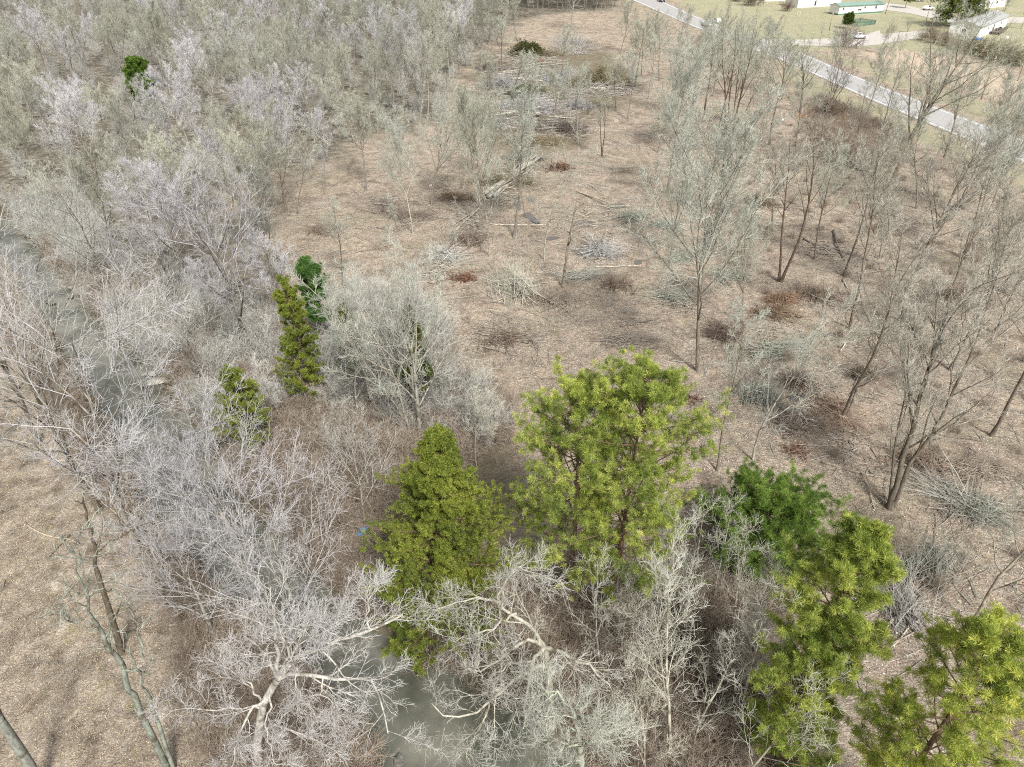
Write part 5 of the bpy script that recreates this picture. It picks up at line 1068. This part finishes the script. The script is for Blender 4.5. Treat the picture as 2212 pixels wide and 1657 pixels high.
slash(ZB, 150, 0.5, 'loose slash of broken limbs around the puddles and diagonal poles', 'cut_wood', (1.15, 1.12, 1.08), 803, 2.4)
slash(ZC, 90, 0.35, 'thin slash left in patches over the nearer clearing', 'cut_wood', (.95, .9, .86), 804, 2.2)
# puddles: thin sheets of grey water a few millimetres above the mud
pm, pt_, pb = mat('puddle_water'); pb.inputs['Base Color'].default_value = (0.13, 0.125, 0.115, 1); pb.inputs['Roughness'].default_value = 0.22; pb.inputs['Specular IOR Level'].default_value = 0.5
for k, (pl, lb) in enumerate([([(1108,425),(1117,422),(1124,436),(1126,452),(1118,455),(1112,444)], 'narrow upright'), ([(1128,462),(1142,458),(1158,470),(1170,480),(1160,484),(1142,474)], 'long'), ([(1136,428),(1150,426),(1156,438),(1144,438)], 'small'), ([(1250,480),(1280,479),(1284,487),(1262,490),(1248,487)], 'round'), ([(1180,510),(1215,508),(1200,516),(1182,517)], 'thin'), ([(1300,443),(1350,440),(1356,450),(1310,454)], 'dark'), ([(1370,565),(1385,563),(1388,572),(1372,574)], 'tiny'), ([(1545,708),(1580,705),(1600,716),(1575,724),(1540,718)], 'black'), ([(1705,850),(1750,845),(1742,862),(1710,866)], 'shallow'), ([(2015,1065),(2060,1050),(2090,1090),(2075,1115),(2040,1100)], 'dark ditch'), ([(1120,736),(1145,732),(1150,742),(1125,744)], 'faint')]):
    w_ = np.array([Wp(*p)[:2] for p in pl]); w_ = np.stack([w_*.75+np.roll(w_, -1, 0)*.25, w_*.25+np.roll(w_, -1, 0)*.75], 1).reshape(-1, 2); w_ = np.stack([w_*.75+np.roll(w_, -1, 0)*.25, w_*.25+np.roll(w_, -1, 0)*.75], 1).reshape(-1, 2); c_ = w_.mean(0); nn = 48; an = np.linspace(0, 2*np.pi, nn, endpoint=False)
    cum = np.concatenate([w_, w_[:1]]); tt = np.linspace(0, len(w_), nn, endpoint=False); ii = tt.astype(int); ff = (tt-ii)[:, None]; pts2 = cum[ii]*(1-ff)+cum[ii+1]*ff
    pts2 = c_+(pts2-c_)*np.random.default_rng(k).uniform(.85, 1.12, (nn, 1)); zz = float(max(gz(pts2[:, 0], pts2[:, 1])))+0.03
    V = np.c_[pts2, np.full(nn, zz)]; V = np.vstack([V, [[*c_, zz]]]); q_ = np.array([[i, (i+1) % nn, nn] for i in range(nn)])
    ob('puddle_water', mesh_from('puddle', V, q_, pm), kind='structure', label=lb+' puddle')

# ------------------------------------------------------------------ rocks
def rock(x, y, w_, h_, label, seed, z=0, flat=0.4, col=(1, 1, 1), rzr=None, name='rock'):
    r_ = np.random.default_rng(seed); P = Wp(x, y, WATER_Z+0.1) if z == 0 else G(x, y); dep = P[1]*ct+HC*st; a = w_*dep/F/2; b = a*h_
    u = np.linspace(0, 2*np.pi, 13)[:-1]; v = np.linspace(-1, 1, 7); mb = MB(); V = []
    nz = r_.normal(0, .15, (7, 12)); 
    for j, s_ in enumerate(v):
        c_ = max(0.05, (1-abs(s_)**2.3)**.5)
        for i, t in enumerate(u):
            k = (abs(math.cos(t))**4+abs(math.sin(t))**4)**-.2*(1+nz[j, i]); V.append((a*c_*math.cos(t)*k, b*c_*math.sin(t)*k, a*flat*s_*(1+.15*math.cos(t+seed))))
    I_ = np.arange(84).reshape(7, 12); q_ = np.stack([I_[:-1], np.roll(I_[:-1], -1, 1), np.roll(I_[1:], -1, 1), I_[1:]], -1).reshape(-1, 4); mb.add(np.array(V), q_)
    mb.F.setdefault(12, []).append(np.array([I_[0][::-1], I_[6]]))
    o = ob(name, mb.mesh('rock', M['rock']), None, (P[0], P[1], P[2]+a*flat*.3), label=label, category='rock'); o.rotation_euler = (r_.uniform(-.15, .15), r_.uniform(-.15, .15), r_.uniform(0, 3) if rzr is None else rzr); return o
rock(334, 806, 42, .6, 'uppermost flat pale slab in the creek', 1, flat=.22, rzr=.5)
rock(338, 825, 50, .5, 'long flat slab just below the uppermost creek slab', 2, flat=.2, rzr=.1)
rock(374, 829, 26, .7, 'white rounded rock right of the flat creek slabs', 3, flat=.4)
rock(350, 865, 34, .8, 'dark wedge shaped rock below the flat creek slabs', 4, flat=.5)
rock(312, 832, 26, .6, 'low dark rock at the left end of the creek slabs', 5, flat=.3)
rock(418, 898, 12, .8, 'small white stone at the right water edge', 6, flat=.5)
rock(280, 998, 22, .5, 'pale stone at the left water edge near the big white tree foot', 7, flat=.4)
rock(510, 1043, 28, .7, 'pale rock in the dark hole of the bank', 8, flat=.5)
rock(545, 1030, 30, .7, 'dark rock beside the pale rock in the bank hole', 9, flat=.6)
rock(720, 1400, 60, .4, 'flat wet slab under the sycamore limb in the stream', 10, flat=.15, rzr=.6)
rock(745, 1425, 40, .5, 'lower wet slab under the sycamore limb', 11, flat=.18)
rock(862, 1645, 26, .8, 'dark rounded rock at the bottom water edge', 12, flat=.5)
rock(1385, 1612, 44, .8, 'grey boulder at the bottom beside the lichen grey tree', 13, z=1, flat=.7)
rock(150, 640, 26, .5, 'flat rock in the shallow bend at the upper creek', 14, flat=.2)
rock(110, 655, 34, .4, 'dark shelf rock in the shallow bend at the upper creek', 15, flat=.2)
for o_ in [o for o in C.objects if o.name.startswith('rock') and any(w_ in o['label'] for w_ in ('dark', 'wet', 'boulder', 'pool', 'shallow'))]:
    o_.data.materials[0] = M['dark_rock']
# scraps: stones and litter in the clearing
for k, (x, y, w_, lb) in enumerate([(1780,322,8,'white scrap stone on the verge by the orange grass'), (1815,340,6,'small white stone right of the verge scrap'), (1918,408,6,'white stone left of the spreading roadside tree foot'), (1990,408,5,'white stone right of the spreading roadside tree foot'), (1690,258,5,'white stone in front of the dark many limbed tree'), (930,402,9,'white stump among leaf mould left of the diagonal poles'), (2252-40,610,5,'tiny white stone near the right edge'), (1930,300,5,'white stone on the grass verge'), (1500,212,5,'white scrap in the twigs left of the four dark trunks')]):
    o = rock(x, y, w_, .8, lb, 40+k, z=1, flat=.6); o.data.materials[0] = M['white_plastic'] if k != 5 else M['cut_wood']; o['category'] = 'stone' if k != 5 else 'stump'; o.name = 'stone' if k != 5 else 'stump'; o.color = (1.9, 1.9, 1.8, 1)

# ------------------------------------------------------------------ buildings
def frame_of(A, Bp):
    d = Bp-A; L = float(np.hypot(d[0], d[1])); return L, math.atan2(d[1], d[0])
def house(name, label, A, Bp, depth, wall_h, rise, roofm, trim, wins=(), doors=(), gable_wins=(), skirt=0.5, over=0.3, fin=None, cat='mobile home'):
    """A-B is the long wall nearest the viewer, left to right on the ground"""
    L, rz = frame_of(A, Bp); o = thing(name, label, cat, (A[0], A[1], 0), rz)
    w_ = MB(); h = wall_h+skirt; prof = [(0, skirt), (depth, skirt), (depth, h), (depth/2, h+rise), (0, h)]; w_.prism(prof, 0, L); ob('wall', w_.mesh('wall', M['white_wall']), o)
    s_ = MB(); s_.box((L/2, depth/2, skirt/2), (L-0.08, depth-0.08, skirt)); ob('skirting', s_.mesh('skirting', M[trim]), o)
    r_ = MB(); t = .12; sl_ = rise/(depth/2)
    for sgn in (0, 1):
        y0, y1 = (-over, depth/2) if sgn == 0 else (depth+over, depth/2); z0, z1 = h-over*sl_+.02, h+rise+.02
        v = [(-over, y0, z0), (L+over, y0, z0), (L+over, y1, z1), (-over, y1, z1)]; V = v+[(a, b, c+t) for a, b, c in v]
        r_.add(V, [[0, 1, 2, 3], [7, 6, 5, 4], [0, 4, 5, 1], [1, 5, 6, 2], [2, 6, 7, 3], [3, 7, 4, 0]])
    ob('roof', r_.mesh('roof', M[roofm]), o)
    f_ = MB(); f_.box((L/2, -over-.03, h-over*sl_+.02), (L+2*over, .05, .16)); ob('fascia', f_.mesh('fascia', M[trim if trim != 'white_wall' else 'grey_roof']), o)
    for (x, z, ww, hh) in wins:
        m_ = MB(); m_.box((x*L, -.02, z), (ww+.14, .07, hh+.14)); f = ob('window', m_.mesh('window', M['white_wall']), o); g_ = MB()
        for sx in (-1, 1): g_.box((x*L+sx*ww*.26, -.06, z), (ww*.46, .03, hh*.92))
        ob('pane', g_.mesh('pane', M['glass']), f)
    for (y, z, ww, hh) in gable_wins:
        m_ = MB(); m_.box((-.02, y*depth, z), (.07, ww+.14, hh+.14)); f = ob('window', m_.mesh('window', M['white_wall']), o); g_ = MB()
        for sx in (-1, 1): g_.box((-.06, y*depth+sx*ww*.26, z), (.03, ww*.46, hh*.92))
        ob('pane', g_.mesh('pane', M['glass']), f)
    for (x, z, ww, hh, mm) in doors:
        m_ = MB(); m_.box((x*L, -.03, z), (ww, .08, hh)); d_ = ob('door', m_.mesh('door', M[mm]), o); k_ = MB(); k_.box((x*L+ww*.38, -.09, z-.05), (.07, .06, .07)); ob('handle', k_.mesh('handle', M['metal']), d_)
    return o, L, rz
A = Wp(1810, 33); Bq = Wp(1906, 27)
house('mobile_home', 'white mobile home with green metal roof and green skirting', A, Bq, 5.0, 2.5, 0.7, 'green_roof', 'green_trim', wins=[(.57, 2.1, .7, .7), (.82, 2.0, .8, 1.1), (.09, 2.0, .7, .8), (.46, 1.5, 1.6, .7)], doors=[(.30, 1.55, .9, 2.0, 'white_plastic')])
A = Wp(1722, 17); Bq = Wp(1815, 12)
house('house', 'long plain white house left of the green roofed mobile home', A, Bq, 8.0, 3.4, 1.4, 'grey_roof', 'white_wall', wins=[(.42, 2.6, .5, .9), (.92, 2.6, 1.2, .9), (.70, 2.6, .9, .9)], doors=[(.40, 1.3, .8, 1.5, 'dark_paint')], cat='house')
A = Wp(1650, 3); Bq = Wp(1718, 1)
house('house', 'white building cut by the top edge of the picture', A, Bq, 8.0, 3.2, 1.5, 'grey_roof', 'white_wall', wins=[(.25, 1.9, 1.2, .9), (.7, 1.9, 1.2, .9)], cat='house')
A = Wp(2045, 85); Bq = Wp(2166, 62)
A = Wp(2110, 85); g0 = Wp(2043, 81); Bq = Wp(2172, 58)
dr = (g0-A); dl = float(np.hypot(dr[0], dr[1]))
o3, L3, rz3 = house('mobile_home', 'white mobile home with grey roof and wooden deck at the top right', A, Bq, min(dl, 9.0), 2.9, 1.3, 'grey_roof', 'white_wall', wins=[(.30, 2.1, .7, .9), (.75, 2.1, 1.0, .9)], doors=[(.14, 1.6, .9, 2.1, 'white_plastic'), (.5, 1.6, .9, 2.1, 'dark_paint')], gable_wins=[(.5, 2.0, 1.1, 1.1)])
dk = thing('wooden_deck', 'railed grey wooden deck against the long wall of the mobile home', 'deck', (A[0], A[1], 0), rz3)
m_ = MB(); m_.box((L3*.52, -1.6, .75), (9.0, 3.0, .12)); [m_.box((L3*.52+x, y, .35), (.14, .14, .7)) for x in (-4.3, -1.5, 1.5, 4.3) for y in (-.4, -2.9)]; ob('floorboards', m_.mesh('deck', M['deck_wood']), dk)
m_ = MB(); [m_.box((L3*.52+x, -3.05, 1.35), (.09, .07, 1.1)) for x in np.arange(-4.4, 4.5, .4)]; m_.box((L3*.52, -3.05, 1.93), (9.0, .12, .08)); [m_.box((L3*.52-4.45, y, 1.35), (.07, .09, 1.1)) for y in np.arange(-3, -.2, .4)]; m_.box((L3*.52-4.45, -1.6, 1.93), (.12, 2.9, .08)); ob('railing', m_.mesh('railing', M['deck_wood']), dk)
m_ = MB(); [m_.box((L3*.52-5.0-.3*k, -1.6, .6-.18*k), (.3, 1.4, .06)) for k in range(4)]; ob('steps', m_.mesh('steps', M['deck_wood']), dk)
m_ = MB(); [m_.box((L3*.52+x, -1.4, 1.2), (.7, .7, .8)) for x in (-2.5, -.4, 2.3)]; ob('deck_chest', m_.mesh('chest', M['dark_paint']), None, (A[0], A[1], 0), label='dark boxes standing in a row on the wooden deck', category='box').rotation_euler = (0, 0, rz3)
tp_ = Wp(2112, 86); m_ = MB(); m_.tube([[(-1.2, 0, .25), (0, .1, .35), (1.2, -.1, .2)]], [[.25, .35, .2]], 7, True); m_.box((0, -.4, .1), (2.2, .6, .2)); ob('tarpaulin', m_.mesh('tarp', M['blue'], True), None, (tp_[0], tp_[1], 0), label='bright blue tarpaulin heap at the corner of the mobile home', category='tarpaulin')
A = Wp(2112, 20); Bq = Wp(2170, 14)
house('house', 'white gabled house behind the large dark evergreen', A, Bq, 9.0, 3.2, 2.4, 'white_wall', 'white_wall', wins=[(.3, 1.9, 1.0, 1.1), (.65, 1.9, 1.0, 1.1)], doors=[(.48, 1.4, 1.0, 2.0, 'white_plastic')], cat='house')

def pole(x, y, ty, label, r=.13, m='pole_wood', arm=True, H=None):
    P = Wp(x, y); H = H or height_to(P, ty); o = thing('utility_pole', label, 'pole', (P[0], P[1], 0)); a = MB(); a.tube([[(0, 0, -.2), (0, 0, H*.5), (0, 0, H)]], [[r, r*.85, r*.7]], 8, True); ob('post', a.mesh('post', M[m], True), o)
    if arm: b = MB(); b.tube([[(-.1, 0, H-.45), (0, .02, H-.42), (.25, 0, H-.4)]], [[.05, .05, .03]], 6, True); ob('insulator', b.mesh('insulator', M['metal']), o)
pole(2119, 215, 122, 'wooden utility pole standing at the edge of the pale field', .16)
pole(1791, 66, 26, 'pale wooden pole on the lawn left of the small dark round tree', .14)
pole(2198, 175, 92, 'grey pole at the right picture edge beyond the field', .14)
for x, y, ty, lb in ((1669, 70, 62, 'yellowish marker post by the side road'), (1722, 34, 28, 'left one of two short yellow posts before the long white house'), (1727, 35, 28, 'right one of two short yellow posts before the long white house')):
    P = Wp(x, y); o = thing('marker_post', lb, 'post', (P[0], P[1], 0)); a = MB(); a.tube([[(0, 0, -.1), (0, 0, 1.5)]], [[.12, .12]], 8, True); M.setdefault('yellow', simple('yellow_plastic', (.75, .70, .35), .5)); ob('post', a.mesh('post', M['yellow']), o); b = MB(); b.tube([[(0, 0, 1.25), (0, 0, 1.4)]], [[.13, .13]], 8, True); ob('reflector_band', b.mesh('band', M['white_plastic']), o)
P = Wp(2172, 92); o = thing('mailbox', 'white mailbox on a post by the lawn right of the deck', 'mailbox', (P[0], P[1], 0)); a = MB(); a.box((0, 0, .6), (.12, .12, 1.2)); ob('post', a.mesh('post', M['deck_wood']), o); a = MB(); a.prism([(-.25, 1.2), (.25, 1.2), (.25, 1.5), (.12, 1.65), (-.12, 1.65), (-.25, 1.5)], -.35, .35); ob('box', a.mesh('box', M['white_plastic']), o)
# dark slatted pen beside the green roofed mobile home
A = Wp(1850, 58); Bq = Wp(1890, 53); L, rz = frame_of(A, Bq); o = thing('fence', 'low dark slatted fence pen below the green roofed mobile home', 'fence', (A[0], A[1], 0), rz)
for y in (0, 6):
    a = MB(); [a.box((x, y, .75), (.12, .04, 1.3)) for x in np.arange(0.2, L, .3)]; a.box((L/2, y+.06, 1.1), (L, .05, .1)); a.box((L/2, y+.06, .4), (L, .05, .1)); ob('slat_panel', a.mesh('slats', M['green_trim']), o)
for x in (0, L):
    a = MB(); [a.box((x, y, .75), (.04, .12, 1.3)) for y in np.arange(0.2, 6, .3)]; a.box((x+.06, 3, 1.1), (.05, 6, .1)); ob('slat_panel', a.mesh('slats', M['green_trim']), o)
    for y in (0, 6): a = MB(); a.box((x, y, .8), (.16, .16, 1.6)); ob('post', a.mesh('post', M['deck_wood']), o)

def vehicle(name, label, x, y, rz, paint, kind='pickup', cat='car'):
    P = Wp(x, y); o = thing(name, label, cat, (P[0], P[1], .06), rz); L = 5.4 if kind == 'pickup' else 4.6; Wd = 1.0
    def extr(prof, w0, m, nm, par):
        b = MB(); n_ = len(prof); v = [(a, -w0, z) for a, z in prof]+[(a, w0, z) for a, z in prof]; b.add(v, [[i, (i+1) % n_, n_+(i+1) % n_, n_+i] for i in range(n_)]); b.F.setdefault(n_, []).append(np.array([list(range(n_))[::-1], list(range(n_, 2*n_))])); me = b.mesh(nm, m); oo = ob(nm, me, par); bv = oo.modifiers.new('b', 'BEVEL'); bv.width = .06; bv.segments = 2; return oo
    l = L/2
    if kind == 'pickup': body = [(-l, .45), (l, .45), (l, .85), (l-.15, 1.05), (l-1.5, 1.12), (-l+2.1, 1.12), (-l+2.1, 1.1), (-l, 1.1)]; cab = [(l-1.6, 1.1), (l-2.2, 1.78), (-l+2.3, 1.8), (-l+2.05, 1.1)]
    else: body = [(-l, .45), (l, .45), (l, .8), (l-.2, .95), (l-1.2, 1.05), (-l+.2, 1.08), (-l, .9)]; cab = [(l-1.15, 1.04), (l-1.9, 1.52), (-l+1.2, 1.54), (-l+.3, 1.06)]
    extr(body, Wd*.95, M[paint], 'body', o); c_ = extr(cab, Wd*.82, M[paint], 'cab', o)
    a = MB(); x0, z0 = cab[0]; x1, z1 = cab[1]; e = .03
    a.add([(x0+e-.12, -.72, z0+.1), (x0+e-.12, .72, z0+.1), (x1+e+.08, .66, z1-.07), (x1+e+.08, -.66, z1-.07)], [[0, 1, 2, 3]]); ob('windscreen', a.mesh('windscreen', M['glass']), o)
    for s_ in (-1, 1):
        a = MB(); x2, z2 = cab[2]; x3, z3 = cab[3]; a.box(((x1+x2)/2, s_*.83, (z0+z1)/2+.05), (abs(x1-x2)*.85, .03, .42)); ob('side_window', a.mesh('side_window', M['glass']), o)
        a = MB(); a.box((l-.02, s_*.68, .78), (.08, .34, .16)); ob('headlight', a.mesh('headlight', M['white_plastic']), o)
        for wx_ in (l-.95, -l+1.05):
            a = MB(); a.tube([[(wx_, s_*.72, .36), (wx_, s_*.97, .36)]], [[.37, .37]], 14, True); t_ = ob('wheel', a.mesh('wheel', M['tyre']), o); b = MB(); b.tube([[(wx_, s_*.96, .36), (wx_, s_*.99, .36)]], [[.2, .2]], 10, True); ob('rim', b.mesh('rim', M['metal']), t_)
    return o
e0 = Wp(1500, 45); e1 = Wp(1600, 80); ra = math.atan2(e1[1]-e0[1], e1[0]-e0[0])
vehicle('car', 'silver white pickup truck driving on the road', 1527, 57, ra, 'car_paint', 'pickup', 'pickup truck')
vehicle('car', 'silver car right behind the pickup on the road', 1548, 50, ra+math.pi, 'car_paint', 'sedan')
vehicle('car', 'dark vehicle at the roadside cut by the top edge', 1428, 4, ra, 'dark_paint', 'pickup', 'pickup truck')
vehicle('car', 'white car parked at the top between house and evergreen', 1985, 3, 0.1, 'car_paint', 'sedan')
vehicle('car', 'pale car parked left of the large dark evergreen', 2004, 22, 0.4, 'car_paint', 'sedan')
vehicle('car', 'white trailer like vehicle parked on the bright gravel by the dark shrub', 1852, 84, 0.2, 'car_paint', 'pickup', 'pickup truck')
# bare trees between the houses
for k, (x, y, ty, kd, lb) in enumerate([(1912,30,-60,'slim1','dark bare tree at the right end of the green roofed mobile home'), (2000,45,-30,'slim2','bare tree left of the large dark evergreen'), (2160,45,-20,'vase1','bare grey tree between the two white houses at the top right'), (2205,62,0,'vase0','bare grey tree at the right edge above the deck'), (1960,70,40,'clump1','small bare bush tree left of the hedge row'), (1900,115,55,'vase2','bare tree beside the gravel road beyond the main road'), (1940,150,80,'slim5','bare tree on the far road verge in front of the pale field'), (2090,95,55,'clump2','leafless tree right in front of the white mobile home wall'), (1690,75,35,'thin2','thin tree on the lawn near the marker post'), (1770,95,50,'slim4','slim tree at the side road junction')]):
    P = G(x, y); place_tree(kd, P, float(np.clip(height_to(P, ty), 4, 20)), lb, None, None, OLV, (.6, .58, .55))

# blue and white scraps
for x, y, c_, lb, z_ in ((786,1166,'blue','blue plastic bag caught in the briars left of the broad cedar',.8), (955,1443,'white_plastic','crumpled white bag at the water edge under the crooked tree',.3)):
    P = G(x, y, z_); r_ = np.random.default_rng(int(x)); u = np.linspace(0, 2*np.pi, 11)[:-1]; V = []; 
    for j, s_ in enumerate(np.linspace(-1, 1, 7)):
        for i, t in enumerate(u): k = (1-s_*s_)**.5*.32*(1+r_.normal(0, .25))+.02; V.append((math.cos(t)*k, math.sin(t)*k*.7, s_*.42))
    I_ = np.arange(70).reshape(7, 10); q_ = np.stack([I_[:-1], np.roll(I_[:-1], -1, 1), np.roll(I_[1:], -1, 1), I_[1:]], -1).reshape(-1, 4); mb = MB(); mb.add(np.array(V), q_)
    o = ob('plastic_bag', mb.mesh('bag', M[c_]), None, tuple(P), label=lb, category='bag'); o.rotation_euler = (.6, .4, 1)
